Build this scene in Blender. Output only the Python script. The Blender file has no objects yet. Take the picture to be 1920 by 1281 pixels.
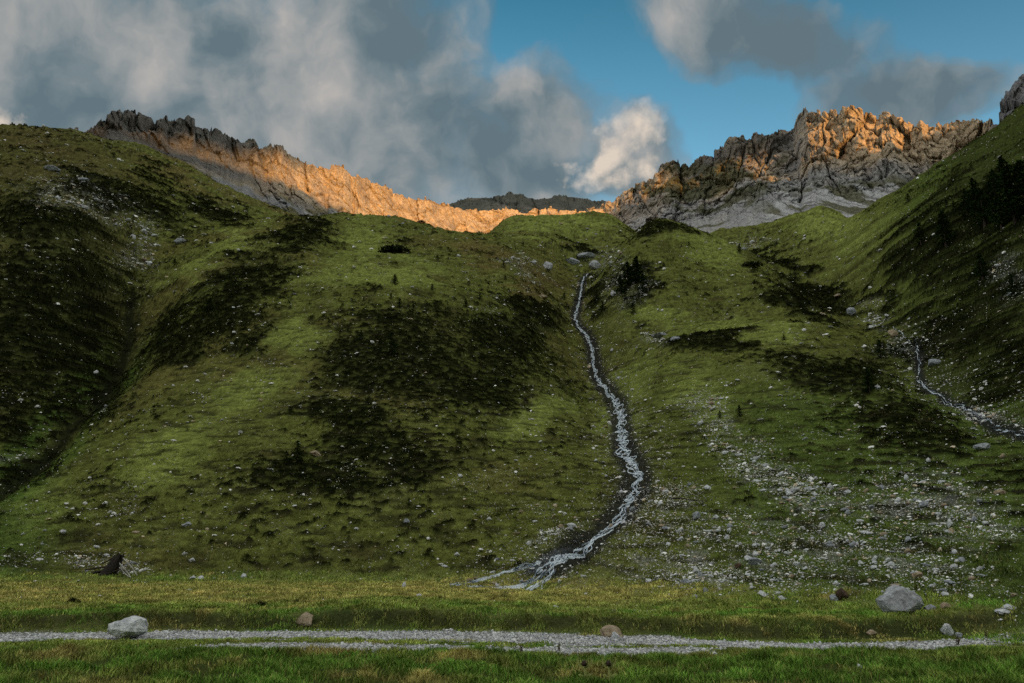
import bpy, math, random
import numpy as np
from mathutils import Vector

# ------------------------------------------------------------------ camera, world, sun, exposure
C = bpy.context.scene
R = math.radians
CAM_H = 2.2
F_PX = 1500.0                       # focal length for a frame 1920 wide
W_PX, H_PX = 1920.0, 1281.0
PITCH = math.atan((1010 - 640.5) / F_PX)
SUN_AZ = R(-20)                     # the way the light travels, seen from above (0 = away from camera)
SUN_EL = R(7.5)

cam_d = bpy.data.cameras.new('camera')
cam = bpy.data.objects.new('camera', cam_d)
C.collection.objects.link(cam)
cam.location = (0, 0, CAM_H)
cam.rotation_euler = (math.pi / 2 + PITCH, 0, 0)
cam_d.sensor_width = 36.0
cam_d.lens = 36.0 * F_PX / W_PX
cam_d.clip_start = 0.05
cam_d.clip_end = 20000
C.camera = cam
C.view_settings.view_transform = 'Standard'
C.view_settings.look = 'None'
C.view_settings.gamma = 1.0
EXPO = 1.0                          # exposed for the shaded slope
C.view_settings.exposure = EXPO
C.cycles.max_bounces = 4
C.cycles.diffuse_bounces = 2
C.cycles.use_denoising = False
C.render.filter_size = 1.05

sun_d = bpy.data.lights.new('sun', 'SUN')
sun_d.energy = 3.1
sun_d.angle = R(0.5)
sun_d.color = (1.0, 0.51, 0.165)
sun = bpy.data.objects.new('sun', sun_d)
C.collection.objects.link(sun)
L_DIR = Vector((math.sin(SUN_AZ) * math.cos(SUN_EL), math.cos(SUN_AZ) * math.cos(SUN_EL), -math.sin(SUN_EL)))
sun.rotation_euler = L_DIR.to_track_quat('-Z', 'Y').to_euler()


def px_dir(u, v):
    """azimuth and slope (rise over run) of the ray through a photo point"""
    a = (np.asarray(u, float) - W_PX / 2) / F_PX
    b = (H_PX / 2 - np.asarray(v, float)) / F_PX
    cy, sy = math.cos(PITCH), math.sin(PITCH)
    x = a
    y = cy - b * sy
    z = sy + b * cy
    return np.arctan2(x, y), z / np.hypot(x, y)


def to_px(th, t):
    x, y, z = np.sin(th), np.cos(th), t
    cy, sy = math.cos(PITCH), math.sin(PITCH)
    d = y * cy + z * sy
    b = -y * sy + z * cy
    return W_PX / 2 + F_PX * x / d, H_PX / 2 - F_PX * b / d


# ------------------------------------------------------------------ node helpers
class NT:
    def __init__(self, tree):
        self.t = tree
        self.n = tree.nodes
        self.l = tree.links

    def node(self, kind, **kw):
        n = self.n.new(kind)
        for k, v in kw.items():
            setattr(n, k, v)
        return n

    def link(self, a, b):
        self.l.new(a, b)

    def _set(self, sock, v):
        if hasattr(v, 'is_linked') or isinstance(v, bpy.types.NodeSocket):
            self.l.new(v, sock)
        else:
            sock.default_value = v

    def math(self, op, a, b=None, c=None, clamp=False):
        n = self.node('ShaderNodeMath', operation=op)
        n.use_clamp = clamp
        self._set(n.inputs[0], a)
        if b is not None:
            self._set(n.inputs[1], b)
        if c is not None:
            self._set(n.inputs[2], c)
        return n.outputs[0]

    def mix(self, f, a, b, mode='MIX'):
        n = self.node('ShaderNodeMix', data_type='RGBA', blend_type=mode)
        self._set(n.inputs[0], f)
        for s, v in ((n.inputs[6], a), (n.inputs[7], b)):
            if isinstance(v, tuple) and len(v) == 3:
                v = v + (1.0,)
            self._set(s, v)
        return n.outputs[2]

    def ramp(self, f, stops, interp='LINEAR'):
        n = self.node('ShaderNodeValToRGB')
        cr = n.color_ramp
        cr.interpolation = interp
        while len(cr.elements) < len(stops):
            cr.elements.new(0.5)
        for e, (p, c) in zip(cr.elements, stops):
            e.position = p
            e.color = (c, c, c, 1) if isinstance(c, (int, float)) else (c[0], c[1], c[2], 1)
        self._set(n.inputs[0], f)
        return n.outputs[0]

    def noise(self, vec, scale, detail=4, rough=0.55, dist=0.0, out=0):
        n = self.node('ShaderNodeTexNoise')
        n.inputs['Scale'].default_value = scale
        n.inputs['Detail'].default_value = detail
        n.inputs['Roughness'].default_value = rough
        n.inputs['Distortion'].default_value = dist
        if vec is not None:
            self.link(vec, n.inputs['Vector'])
        return n.outputs[out]


# ------------------------------------------------------------------ sky: clear evening air with broken cloud
world = bpy.data.worlds.new('World')
C.world = world
world.use_nodes = True
world.cycles.sampling_method = 'MANUAL'
world.cycles.sample_map_resolution = 512
w = NT(world.node_tree)
w.n.clear()


def build_sky():
    tc = w.node('ShaderNodeTexCoord').outputs['Generated']
    sky = w.node('ShaderNodeTexSky', sky_type='NISHITA')
    sky.sun_disc = False
    sky.sun_elevation = SUN_EL
    sky.sun_rotation = (SUN_AZ + math.pi) % (2 * math.pi)
    sky.altitude = 2200
    sky.air_density = 1.0
    sky.dust_density = 0.4
    sky.ozone_density = 2.5
    sep = w.node('ShaderNodeSeparateXYZ')
    w.link(tc, sep.inputs[0])
    x, y, z = sep.outputs
    az = w.math('ARCTAN2', x, y)
    el = w.math('ARCSINE', z)
    # clear sky, a little greener and deeper than the raw model
    tint = w.ramp(el, [(0.22, SKY_LOW), (0.68, SKY_HIGH)])
    clear = w.mix(1.0, sky.outputs[0], tint, 'MULTIPLY')
    comb = w.node('ShaderNodeCombineXYZ')
    w.link(az, comb.inputs[0])
    w.link(el, comb.inputs[1])
    p = comb.outputs[0]
    # warp
    wn = w.noise(p, 5.0, 4, 0.6, 0, out=1)
    off = w.node('ShaderNodeVectorMath', operation='SUBTRACT')
    w.link(wn, off.inputs[0])
    off.inputs[1].default_value = (0.5, 0.5, 0.5)
    sc = w.node('ShaderNodeVectorMath', operation='SCALE')
    w.link(off.outputs[0], sc.inputs[0])
    sc.inputs['Scale'].default_value = 0.12
    wp = w.node('ShaderNodeVectorMath', operation='ADD')
    w.link(p, wp.inputs[0])
    w.link(sc.outputs[0], wp.inputs[1])
    wp = wp.outputs[0]
    wsep = w.node('ShaderNodeSeparateXYZ')
    w.link(wp, wsep.inputs[0])
    wx, wy = wsep.outputs[0], wsep.outputs[1]

    def blob(u, v, ru, rv, rot=0.0, soft=1.0):
        """soft ellipse, 1 in the middle, 0 at the rim"""
        th, t = px_dir(u, v)
        e = math.atan(float(t))
        dx = w.math('SUBTRACT', wx, float(th))
        dy = w.math('SUBTRACT', wy, e)
        cr, sr = math.cos(rot), math.sin(rot)
        a = w.math('ADD', w.math('MULTIPLY', dx, cr * F_PX / ru), w.math('MULTIPLY', dy, sr * F_PX / ru))
        b = w.math('ADD', w.math('MULTIPLY', dx, -sr * F_PX / rv), w.math('MULTIPLY', dy, cr * F_PX / rv))
        d = w.math('SQRT', w.math('ADD', w.math('MULTIPLY', a, a), w.math('MULTIPLY', b, b)))
        return w.math('SUBTRACT', 1.0, d)

    def field(blobs):
        f = None
        for b in blobs:
            k = blob(*b)
            if f is None:
                f = k
            else:
                n = w.node('ShaderNodeMath', operation='SMOOTH_MAX')
                w.link(f, n.inputs[0])
                w.link(k, n.inputs[1])
                n.inputs[2].default_value = 0.25
                f = n.outputs[0]
        return f

    n1 = w.noise(wp, 7.0, 8, 0.56, 0.0)
    n2 = w.noise(wp, 3.4, 6, 0.55, 0.0)
    # cover
    cover = field(CLOUD_BLOBS)
    cover = w.math('ADD', cover, w.math('MULTIPLY', w.math('SUBTRACT', n1, 0.5), 1.25))
    cov = w.ramp(w.math('ADD', cover, 0.2), [(0.12, 0.0), (0.36, 0.5), (0.55, 0.88), (0.80, 1.0)], 'EASE')
    # beyond the frame: brightness added overhead and behind to lift the light on the slope
    far = w.ramp(w.noise(p, 1.6, 5, 0.6), [(0.30, 0.55), (0.62, 1.0)])
    sa = w.math('DIVIDE', w.math('ABSOLUTE', az), 3.2)
    out_w = w.ramp(sa, [(0.24, 0.0), (0.36, 1.0)])
    up_w = w.ramp(el, [(0.70, 0.0), (0.95, 1.0)])
    outside = w.math('MAXIMUM', out_w, up_w)
    cov_o = w.math('MULTIPLY', far, outside)
    cov = w.math('MAXIMUM', cov, cov_o)
    # tone of the cloud: dark slate to warm grey, bright where it catches the sun
    off2 = w.node('ShaderNodeVectorMath', operation='ADD')
    w.link(wp, off2.inputs[0])
    off2.inputs[1].default_value = (-0.02, 0.016, 0)
    n1b = w.noise(off2.outputs[0], 7.0, 8, 0.56, 0.0)
    relief = w.math('SUBTRACT', n1, n1b)
    tone = w.math('ADD', w.math('MULTIPLY', n2, 1.0), w.math('MULTIPLY', relief, 1.5))
    lightf = field(LIGHT_BLOBS)
    tone = w.math('ADD', tone, w.math('MULTIPLY', w.math('MAXIMUM', lightf, 0.0), 0.27))
    darkf = field(DARK_BLOBS)
    tone = w.math('SUBTRACT', tone, w.math('MULTIPLY', w.math('MAXIMUM', darkf, 0.0), 0.45))
    cl = w.ramp(tone, [(0.22, (0.125, 0.180, 0.212)), (0.42, (0.190, 0.240, 0.265)), (0.60, (0.285, 0.312, 0.322)),
                       (0.80, (0.385, 0.385, 0.380)), (1.0, (0.52, 0.485, 0.45))])
    br = field(BRIGHT_BLOBS)
    n3 = w.noise(p, 20.0, 8, 0.6, 0.0)
    br = w.math('ADD', br, w.math('MULTIPLY', w.math('SUBTRACT', n3, 0.52), 3.8))
    br = w.math('ADD', br, w.math('MULTIPLY', relief, 2.6))
    brf = w.ramp(br, [(0.05, 0.0), (0.5, 0.45), (1.2, 1.0)])
    cl = w.mix(brf, cl, (0.72, 0.62, 0.52))
    cl = w.mix(outside, cl, OVERHEAD_FILL)
    cl = w.mix(1.0, cl, (0.5 ** EXPO / SKY_STR,) * 3, 'MULTIPLY')
    col = w.mix(cov, clear, cl)
    bg = w.node('ShaderNodeBackground')
    w.link(col, bg.inputs['Color'])
    bg.inputs['Strength'].default_value = SKY_STR
    out = w.node('ShaderNodeOutputWorld')
    w.link(bg.outputs[0], out.inputs[0])


SKY_STR = 0.12
SKY_LOW = (1.95, 1.86, 1.36)          # the evening air is paler low down, teal higher up
SKY_HIGH = (0.34, 0.82, 0.66)
OVERHEAD_FILL = (0.98, 0.95, 0.87)
# (u, v, half width, half height, turn)
CLOUD_BLOBS = [(330, 120, 640, 330, 0), (60, 60, 260, 200, 0), (720, 250, 330, 230, 0), (960, 330, 260, 130, 0),
               (1010, 210, 190, 130, -0.3), (1160, 290, 150, 110, 0), (700, 40, 260, 170, 0),
               (1340, 20, 190, 90, -0.35), (1470, 80, 200, 75, -0.45), (1690, 190, 230, 70, -0.25), (0, 225, 70, 40, 0)]
LIGHT_BLOBS = [(240, 90, 260, 120, 0), (590, 110, 200, 160, 0.5), (720, 200, 220, 120, 0.6), (560, 270, 200, 90, 0),
               (1150, 260, 110, 80, 0), (1270, 15, 110, 50, 0), (950, 100, 60, 40, 0)]
DARK_BLOBS = [(760, 80, 240, 130, -0.8), (90, 130, 130, 110, 0), (900, 250, 190, 100, -0.5), (1000, 330, 240, 60, 0),
              (420, 60, 140, 70, 0), (1490, 85, 260, 120, -0.4), (1700, 200, 280, 110, -0.2), (200, 180, 180, 60, 0)]
BRIGHT_BLOBS = [(1185, 242, 85, 46, 0.1), (1115, 292, 78, 48, 0.3), (1222, 325, 34, 36, 0), (0, 222, 60, 40, 0), (1150, 330, 70, 30, 0)]
build_sky()

# ------------------------------------------------------------------ noise in numpy
_rng = np.random.RandomState(7)
_GA = _rng.rand(65536) * 2 * math.pi
_GX, _GY = np.cos(_GA).astype(np.float32), np.sin(_GA).astype(np.float32)
_G3 = _rng.randn(65536, 3)
_G3 = (_G3 / np.linalg.norm(_G3, axis=1)[:, None]).astype(np.float32)


def _h2(ix, iy, s):
    h = (ix * 374761393 + iy * 668265263 + s * 974711) & 0x7fffffff
    h = ((h ^ (h >> 13)) * 1274126177) & 0x7fffffff
    return (h ^ (h >> 16)) & 65535


def gn2(x, y, s=0):
    ix, iy = np.floor(x).astype(np.int64), np.floor(y).astype(np.int64)
    fx, fy = (x - ix).astype(np.float32), (y - iy).astype(np.float32)
    ux = fx * fx * fx * (fx * (fx * 6 - 15) + 10)
    uy = fy * fy * fy * (fy * (fy * 6 - 15) + 10)
    r = []
    for dy in (0, 1):
        for dx in (0, 1):
            h = _h2(ix + dx, iy + dy, s)
            r.append(_GX[h] * (fx - dx) + _GY[h] * (fy - dy))
    a = r[0] + ux * (r[1] - r[0])
    b = r[2] + ux * (r[3] - r[2])
    return 1.5 * (a + uy * (b - a))


def fbm2(x, y, octv=4, s=0, gain=0.5, ridged=False):
    o, a, tot = 0, 1.0, 0
    for i in range(octv):
        n = gn2(x, y, s + i * 17)
        if ridged:
            n = 1 - 2 * np.abs(n)
        o = o + a * n
        tot += a
        a *= gain
        x, y = x * 2.03 + 3.7, y * 2.03 + 1.3
    return o / tot


def gn3(x, y, z, s=0):
    ix, iy, iz = (np.floor(k).astype(np.int64) for k in (x, y, z))
    fx, fy, fz = (x - ix).astype(np.float32), (y - iy).astype(np.float32), (z - iz).astype(np.float32)
    q = lambda f: f * f * f * (f * (f * 6 - 15) + 10)
    ux, uy, uz = q(fx), q(fy), q(fz)
    acc = 0
    for dz in (0, 1):
        for dy in (0, 1):
            for dx in (0, 1):
                g = _G3[_h2(ix + dx, iy + dy + (iz + dz) * 7919, s)]
                d = g[..., 0] * (fx - dx) + g[..., 1] * (fy - dy) + g[..., 2] * (fz - dz)
                acc = acc + d * (ux if dx else 1 - ux) * (uy if dy else 1 - uy) * (uz if dz else 1 - uz)
    return 1.5 * acc


def fbm3(x, y, z, octv=4, s=0, gain=0.5, ridged=False):
    o, a, tot = 0, 1.0, 0
    for i in range(octv):
        n = gn3(x, y, z, s + i * 13)
        if ridged:
            n = 1 - 2 * np.abs(n)
        o = o + a * n
        tot += a
        a *= gain
        x, y, z = x * 2.03 + 3.7, y * 2.03 + 1.3, z * 2.03 + 5.1
    return o / tot


_CV = _rng.rand(65536).astype(np.float32)
_CJ = _rng.rand(65536, 3).astype(np.float32)


def cell3(x, y, z, s=0):
    """blocky noise: the random value of the nearest cell, -1 to 1, and the nearness of the cell's edge"""
    ix, iy, iz = (np.floor(k).astype(np.int64) for k in (x, y, z))
    fx, fy, fz = (x - ix).astype(np.float32), (y - iy).astype(np.float32), (z - iz).astype(np.float32)
    d1 = np.full(x.shape, 9.0, np.float32)
    d2 = np.full(x.shape, 9.0, np.float32)
    val = np.zeros(x.shape, np.float32)
    for dz in (-1, 0, 1):
        for dy in (-1, 0, 1):
            for dx in (-1, 0, 1):
                h = _h2(ix + dx, iy + dy + (iz + dz) * 7919, s)
                j = _CJ[h]
                d = (dx + j[..., 0] - fx) ** 2 + (dy + j[..., 1] - fy) ** 2 + (dz + j[..., 2] - fz) ** 2
                m = d < d1
                d2 = np.where(m, d1, np.minimum(d2, d))
                val = np.where(m, _CV[h], val)
                d1 = np.where(m, d, d1)
    return val * 2 - 1, np.sqrt(d2) - np.sqrt(d1)


def sstep(a, b, x):
    k = np.clip((x - a) / (b - a), 0, 1)
    return k * k * (3 - 2 * k)


# ------------------------------------------------------------------ mesh helpers
def mesh_np(name, verts, faces, mat, colors=None, smooth=True, parent=None, link=True):
    """faces: (n,4) or (n,3) int array; colors: (nv,3) albedo stored on points"""
    me = bpy.data.meshes.new(name)
    verts = np.ascontiguousarray(verts, dtype=np.float32)
    faces = np.ascontiguousarray(faces, dtype=np.int32)
    k = faces.shape[1]
    me.vertices.add(len(verts))
    me.vertices.foreach_set('co', verts.ravel())
    me.loops.add(faces.size)
    me.loops.foreach_set('vertex_index', faces.ravel())
    me.polygons.add(len(faces))
    me.polygons.foreach_set('loop_start', np.arange(0, faces.size, k, dtype=np.int32))
    me.polygons.foreach_set('loop_total', np.full(len(faces), k, dtype=np.int32))
    me.polygons.foreach_set('use_smooth', np.full(len(faces), smooth, dtype=bool))
    if colors is not None:
        at = me.attributes.new('albedo', 'FLOAT_COLOR', 'POINT')
        c = np.ones((len(verts), 4), np.float32)
        c[:, :3] = colors
        at.data.foreach_set('color', c.ravel())
    me.update(calc_edges=True)
    me.validate()
    if mat:
        me.materials.append(mat)
    ob = bpy.data.objects.new(name, me)
    if link:
        C.collection.objects.link(ob)
    if parent is not None:
        ob.parent = parent
    return ob


def grid_faces(nr, nc):
    i = np.arange(nr * nc).reshape(nr, nc)
    return np.stack([i[:-1, :-1], i[:-1, 1:], i[1:, 1:], i[1:, :-1]], -1).reshape(-1, 4)


def tag(o, label=None, cat=None, group=None, kind=None):
    if label:
        o['label'] = label
    if cat:
        o['category'] = cat
    if group:
        o['group'] = group
    if kind:
        o['kind'] = kind
    return o


def empty(name, loc):
    o = bpy.data.objects.new(name, None)
    C.collection.objects.link(o)
    o.location = loc
    return o


# ------------------------------------------------------------------ materials
def mat_attr(name, rough=0.9, var=0.35, var_scale=3.0, bump=0.0, bump_scale=20.0, spec=0.2, fine=None, coord='Object'):
    """albedo from the mesh's own point colours, broken up by procedural noise"""
    m = bpy.data.materials.new(name)
    m.use_nodes = True
    t = NT(m.node_tree)
    b = t.n['Principled BSDF']
    a = t.node('ShaderNodeAttribute', attribute_name='albedo')
    tc = t.node('ShaderNodeTexCoord').outputs[coord]
    n = t.noise(tc, var_scale, 5, 0.65)
    f = t.ramp(n, [(0.25, 1 - var), (0.75, 1 + var)])
    f = t.mix(1.0, a.outputs['Color'], f, 'MULTIPLY')
    if fine:
        n3 = t.noise(tc, fine, 3, 0.7)
        f3 = t.ramp(n3, [(0.3, 0.6), (0.7, 1.35)])
        f = t.mix(1.0, f, f3, 'MULTIPLY')
    t.link(f, b.inputs['Base Color'])
    b.inputs['Roughness'].default_value = rough
    b.inputs['Specular IOR Level'].default_value = spec
    if bump:
        bn = t.node('ShaderNodeBump')
        bn.inputs['Strength'].default_value = bump
        bn.inputs['Distance'].default_value = 1.0 / bump_scale
        n2 = t.noise(tc, bump_scale, 5, 0.7)
        t.link(n2, bn.inputs['Height'])
        t.link(bn.outputs[0], b.inputs['Normal'])
    return m


M_GROUND = mat_attr('turf', 1.0, 0.35, 2.2, 0.8, 9.0, 0.0, fine=14.0)
M_ROCKFACE = mat_attr('rock_face', 0.9, 0.3, 0.09, 0.9, 0.35, 0.15, fine=0.5)
M_FARHILL = mat_attr('far_hill', 0.95, 0.3, 0.03, 0.6, 0.1, 0.1)
M_LEAF = mat_attr('leafage', 0.9, 0.25, 6.0, 0, 1, 0.0)
M_NEEDLE = mat_attr('needles', 0.9, 0.25, 4.0, 0, 1, 0.0)

# ------------------------------------------------------------------ the mountainside as a height field seen from the valley floor
# each row: photo column u, then (row v, distance in metres) up the slope, over the crest and down behind it
COLS = {
    -150: [(1075, 47), (950, 62), (850, 74), (750, 88), (650, 102), (550, 118), (450, 138), (350, 165), (280, 200), (240, 235), (300, 290), (360, 420)],
    0: [(1080, 44), (950, 58), (850, 75), (780, 86), (700, 97), (600, 111), (500, 127), (400, 150), (320, 180), (260, 230), (235, 265), (300, 320), (380, 450)],
    120: [(1082, 43), (950, 55), (850, 72), (800, 85), (700, 99), (600, 114), (500, 130), (400, 152), (330, 180), (270, 230), (243, 270), (300, 330), (390, 450)],
    250: [(1085, 42), (950, 52), (850, 62), (750, 79), (650, 112), (570, 130), (500, 143), (430, 165), (350, 195), (300, 240), (270, 275), (330, 330), (400, 450)],
    350: [(1087, 41), (950, 50), (850, 60), (750, 74), (650, 92), (570, 112), (500, 136), (450, 160), (400, 190), (350, 225), (312, 280), (370, 330), (420, 450)],
    450: [(1090, 40), (950, 48), (850, 57), (750, 70), (650, 86), (570, 104), (500, 128), (450, 152), (425, 175), (395, 215), (362, 275), (410, 330), (450, 450)],
    550: [(1092, 39), (950, 47), (850, 56), (750, 67), (650, 82), (570, 98), (500, 122), (450, 148), (420, 170), (411, 230), (402, 270), (450, 330), (480, 450)],
    650: [(1096, 38), (950, 46), (850, 54), (750, 65), (650, 79), (570, 94), (531, 105), (505, 130), (450, 162), (404, 205), (470, 260), (500, 400)],
    750: [(1100, 36.5), (950, 45), (850, 53), (750, 64), (650, 78), (570, 93), (528, 105), (503, 130), (450, 167), (412, 205), (480, 260), (510, 400)],
    850: [(1105, 35), (950, 45), (850, 54), (750, 66), (650, 82), (570, 100), (531, 116), (503, 137), (460, 167), (431, 205), (490, 255), (500, 400)],
    950: [(1108, 34), (950, 46), (850, 57), (750, 71), (650, 90), (570, 113), (520, 135), (480, 160), (452, 190), (445, 225), (414, 275), (470, 330), (490, 420)],
    1050: [(1112, 32), (1000, 40), (900, 50), (800, 66), (700, 87), (600, 117), (540, 144), (505, 170), (482, 195), (450, 230), (402, 290), (470, 350), (480, 430)],
    1095: [(1115, 32), (1010, 41), (900, 52), (800, 70), (700, 95), (640, 115), (590, 132), (540, 152), (498, 180), (478, 212), (445, 250), (402, 295), (470, 350), (480, 430)],
    1150: [(1118, 31), (1000, 41), (900, 53), (830, 65), (760, 79), (700, 92), (640, 107), (580, 122), (520, 142), (480, 160), (463, 178), (476, 205), (450, 245), (405, 292), (470, 350)],
    1240: [(1125, 29), (1000, 40), (900, 51), (800, 65), (700, 82), (625, 97), (605, 112), (580, 120), (520, 138), (460, 165), (411, 195), (470, 240), (470, 290), (480, 400)],
    1350: [(1133, 27), (1000, 38), (900, 48), (800, 62), (700, 80), (636, 95), (608, 114), (540, 138), (490, 165), (447, 192), (500, 230), (470, 262), (431, 300), (480, 350)],
    1450: [(1136, 26), (1000, 36), (900, 46), (800, 59), (700, 77), (643, 91), (610, 110), (560, 128), (520, 150), (488, 178), (506, 215), (470, 245), (440, 270), (417, 300), (470, 350)],
    1550: [(1139, 26), (1000, 36), (900, 45), (800, 58), (700, 76), (640, 91), (612, 105), (580, 122), (557, 142), (520, 168), (470, 200), (430, 240), (387, 290), (450, 350)],
    1650: [(1141, 25.5), (1000, 35), (900, 44), (800, 57), (720, 70), (670, 84), (640, 98), (612, 113), (570, 125), (520, 140), (460, 160), (410, 185), (378, 220), (450, 280), (480, 400)],
    1750: [(1144, 25), (1000, 34.5), (900, 43), (820, 54), (770, 63), (735, 74), (690, 80), (620, 92), (540, 106), (460, 123), (390, 145), (340, 175), (320, 195), (400, 260), (450, 400)],
    1850: [(1147, 24.5), (1000, 34), (900, 42), (830, 52), (785, 62), (740, 66), (650, 77), (560, 90), (470, 105), (380, 123), (310, 148), (275, 170), (256, 190), (330, 250), (420, 400)],
    1950: [(1150, 24), (1000, 33), (900, 41), (820, 51), (750, 57), (650, 68), (550, 80), (450, 94), (350, 113), (270, 135), (205, 165), (178, 185), (260, 250), (380, 400)],
    2080: [(1150, 24), (900, 40), (750, 52), (600, 66), (450, 85), (300, 112), (200, 140), (130, 180), (200, 250), (330, 400)],
}
cp = []
for u, col in COLS.items():
    for v, r in col:
        th, t = px_dir(u, v)
        cp.append((float(th), math.log(r), float(t)))
    th, t0 = px_dir(u, col[0][0])
    r0 = col[0][1]
    for k, dz in ((0.75, 3.0), (0.5, 6.0)):
        rr = r0 * k
        cp.append((float(th), math.log(rr), (-CAM_H - dz) / rr))
for th in (-0.95, 0.95):                      # off to the sides of the view
    for r, t in ((24, -0.2), (40, 0.02), (60, 0.16), (90, 0.30), (130, 0.42), (180, 0.52), (260, 0.42), (430, 0.30)):
        cp.append((th, math.log(r), t))
cp = np.array(cp)
TH_S = 3.0


def tps(d2):
    return 0.5 * d2 * np.log(d2 + 1e-12)


_P = cp[:, :2] * (TH_S, 1.0)
_d2 = ((_P[:, None] - _P[None]) ** 2).sum(-1)
_n = len(_P)
_A = np.zeros((_n + 3, _n + 3))
_A[:_n, :_n] = tps(_d2) + 2e-4 * np.eye(_n)
_A[:_n, _n] = 1
_A[:_n, _n + 1:] = _P
_A[_n:, :_n] = _A[:_n, _n:].T
_wt = np.linalg.solve(_A, np.concatenate([cp[:, 2], np.zeros(3)]))
NTH, NRH = 420, 420
TH0, TH1, LR0, LR1 = -1.0, 1.0, math.log(6.0), math.log(480.0)
gth = np.linspace(TH0, TH1, NTH)
glr = np.linspace(LR0, LR1, NRH)
_T = np.zeros((NRH, NTH))
for i in range(NRH):
    q = np.stack([gth * TH_S, np.full(NTH, glr[i])], -1)
    _T[i] = tps(((q[:, None] - _P[None]) ** 2).sum(-1)) @ _wt[:_n] + _wt[_n] + q @ _wt[_n + 1:]


def sample_T(th, lr):
    a = np.clip((th - TH0) / (TH1 - TH0) * (NTH - 1), 0, NTH - 1.001)
    b = np.clip((lr - LR0) / (LR1 - LR0) * (NRH - 1), 0, NRH - 1.001)
    ia, ib = a.astype(int), b.astype(int)
    fa, fb = a - ia, b - ib
    return (_T[ib, ia] * (1 - fa) + _T[ib, ia + 1] * fa) * (1 - fb) + (_T[ib + 1, ia] * (1 - fa) + _T[ib + 1, ia + 1] * fa) * fb


def _line(pts):
    """points of the valley floor seen at these photo points"""
    o = []
    for u, v in pts:
        th, t = px_dir(u, v)
        r = (CAM_H + 0.04) / -float(t)
        o.append((r * math.sin(th), r * math.cos(th)))
    return np.array(o)


_FAR = _line([(-250, 1202), (0, 1195), (300, 1190), (600, 1189), (900, 1193), (1100, 1198), (1250, 1201), (1400, 1210), (1600, 1213), (1750, 1209), (1900, 1202), (2150, 1200)])
_NEAR = _line([(-250, 1216), (300, 1214), (500, 1213), (700, 1214), (900, 1218), (1050, 1222), (1200, 1226), (1300, 1222), (1450, 1216), (2100, 1212)])


def ROAD_Y(x):                                   # middle of the far wheel line
    return np.interp(x, _FAR[:, 0], _FAR[:, 1])


def NEAR_Y(x):                                   # middle of the near wheel line
    return np.interp(x, _NEAR[:, 0], _NEAR[:, 1])


def meadow_z(x, y):
    z = 0.10 * fbm2(x / 6, y / 4, 3, 5) + 0.05 * fbm2(x / 1.4, y / 1.0, 3, 9)
    d = y - ROAD_Y(x)
    e = NEAR_Y(x) - y
    lane = sstep(1.6, 0.9, d) * sstep(1.2, 0.5, e)
    z = z * (1 - 0.8 * lane) - 0.05 * lane
    bank = sstep(1.1, 1.9, d + 0.5 * fbm2(x / 3, y / 30, 3, 21)) * (0.30 + 0.14 * fbm2(x / 7, 0 * y, 2, 31))
    z = z + bank
    near = sstep(0.8, 2.4, e + 0.4 * fbm2(x / 1.5, y / 9, 3, 23))
    z = z + near * (0.03 + 0.13 * fbm2(x / 0.8, y / 0.6, 3, 41))
    return z


def smax(a, b, k):
    h = np.clip(0.5 + 0.5 * (a - b) / k, 0, 1)
    return b + (a - b) * h + k * h * (1 - h)


GULLIES = []                                   # (xy polyline, depth, half width)


def seg_dist(x, y, pl):
    """distance from points to a polyline and the way along it, 0 to 1"""
    best = np.full(x.shape, 1e9)
    par = np.zeros(x.shape)
    n = len(pl) - 1
    for i in range(n):
        ax, ay = pl[i]
        bx, by = pl[i + 1]
        dx, dy = bx - ax, by - ay
        L = dx * dx + dy * dy + 1e-9
        k = np.clip(((x - ax) * dx + (y - ay) * dy) / L, 0, 1)
        d = np.hypot(x - ax - k * dx, y - ay - k * dy)
        m = d < best
        best[m] = d[m]
        par[m] = (i + k[m]) / n
    return best, par


def base_z(x, y):
    """height of the ground (z = 0 on the valley floor)"""
    r = np.hypot(x, y)
    th = np.arctan2(x, y)
    zs = CAM_H + r * sample_T(th, np.log(np.maximum(r, 6.01)))
    amp = sstep(36, 90, r)
    zs = zs + amp * (2.2 * fbm2(x / 26, y / 26, 4, 61) + 1.3 * fbm2(x / 9, y / 9, 4, 71)) + (1 - amp) * 0.35 * fbm2(x / 7, y / 7, 3, 71)
    z = smax(zs, meadow_z(x, y), 0.5)
    for pl, dep, hw in GULLIES:
        near = (np.abs(x - pl[:, 0].mean()) < np.ptp(pl[:, 0]) / 2 + 4 * hw) & (np.abs(y - pl[:, 1].mean()) < np.ptp(pl[:, 1]) / 2 + 4 * hw)
        if near.any():
            d, q = seg_dist(x[near], y[near], pl)
            run = 1 - sstep(0.35, 1.0, q) if dep > 1.5 else 1.0      # the valleys shallow out downhill
            z[near] = z[near] - dep * run * np.exp(-(d / hw) ** 2)
    return z


def hits(pts, skip=0.0):
    """where the rays through photo points first meet the ground"""
    lr = np.linspace(math.log(7), math.log(460), 1500)
    rr = np.exp(lr)
    out = []
    for u, v in pts:
        th, t = px_dir(u, v)
        x, y = rr * math.sin(th), rr * math.cos(th)
        tt = (base_z(x, y) - CAM_H) / rr
        k = np.nonzero((tt >= t) & (rr > skip))[0]
        i = k[0] if len(k) else int(np.argmax(np.where(rr > 30, tt, -9)))
        out.append((x[i], y[i], rr[i]))
    return np.array(out)


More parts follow.
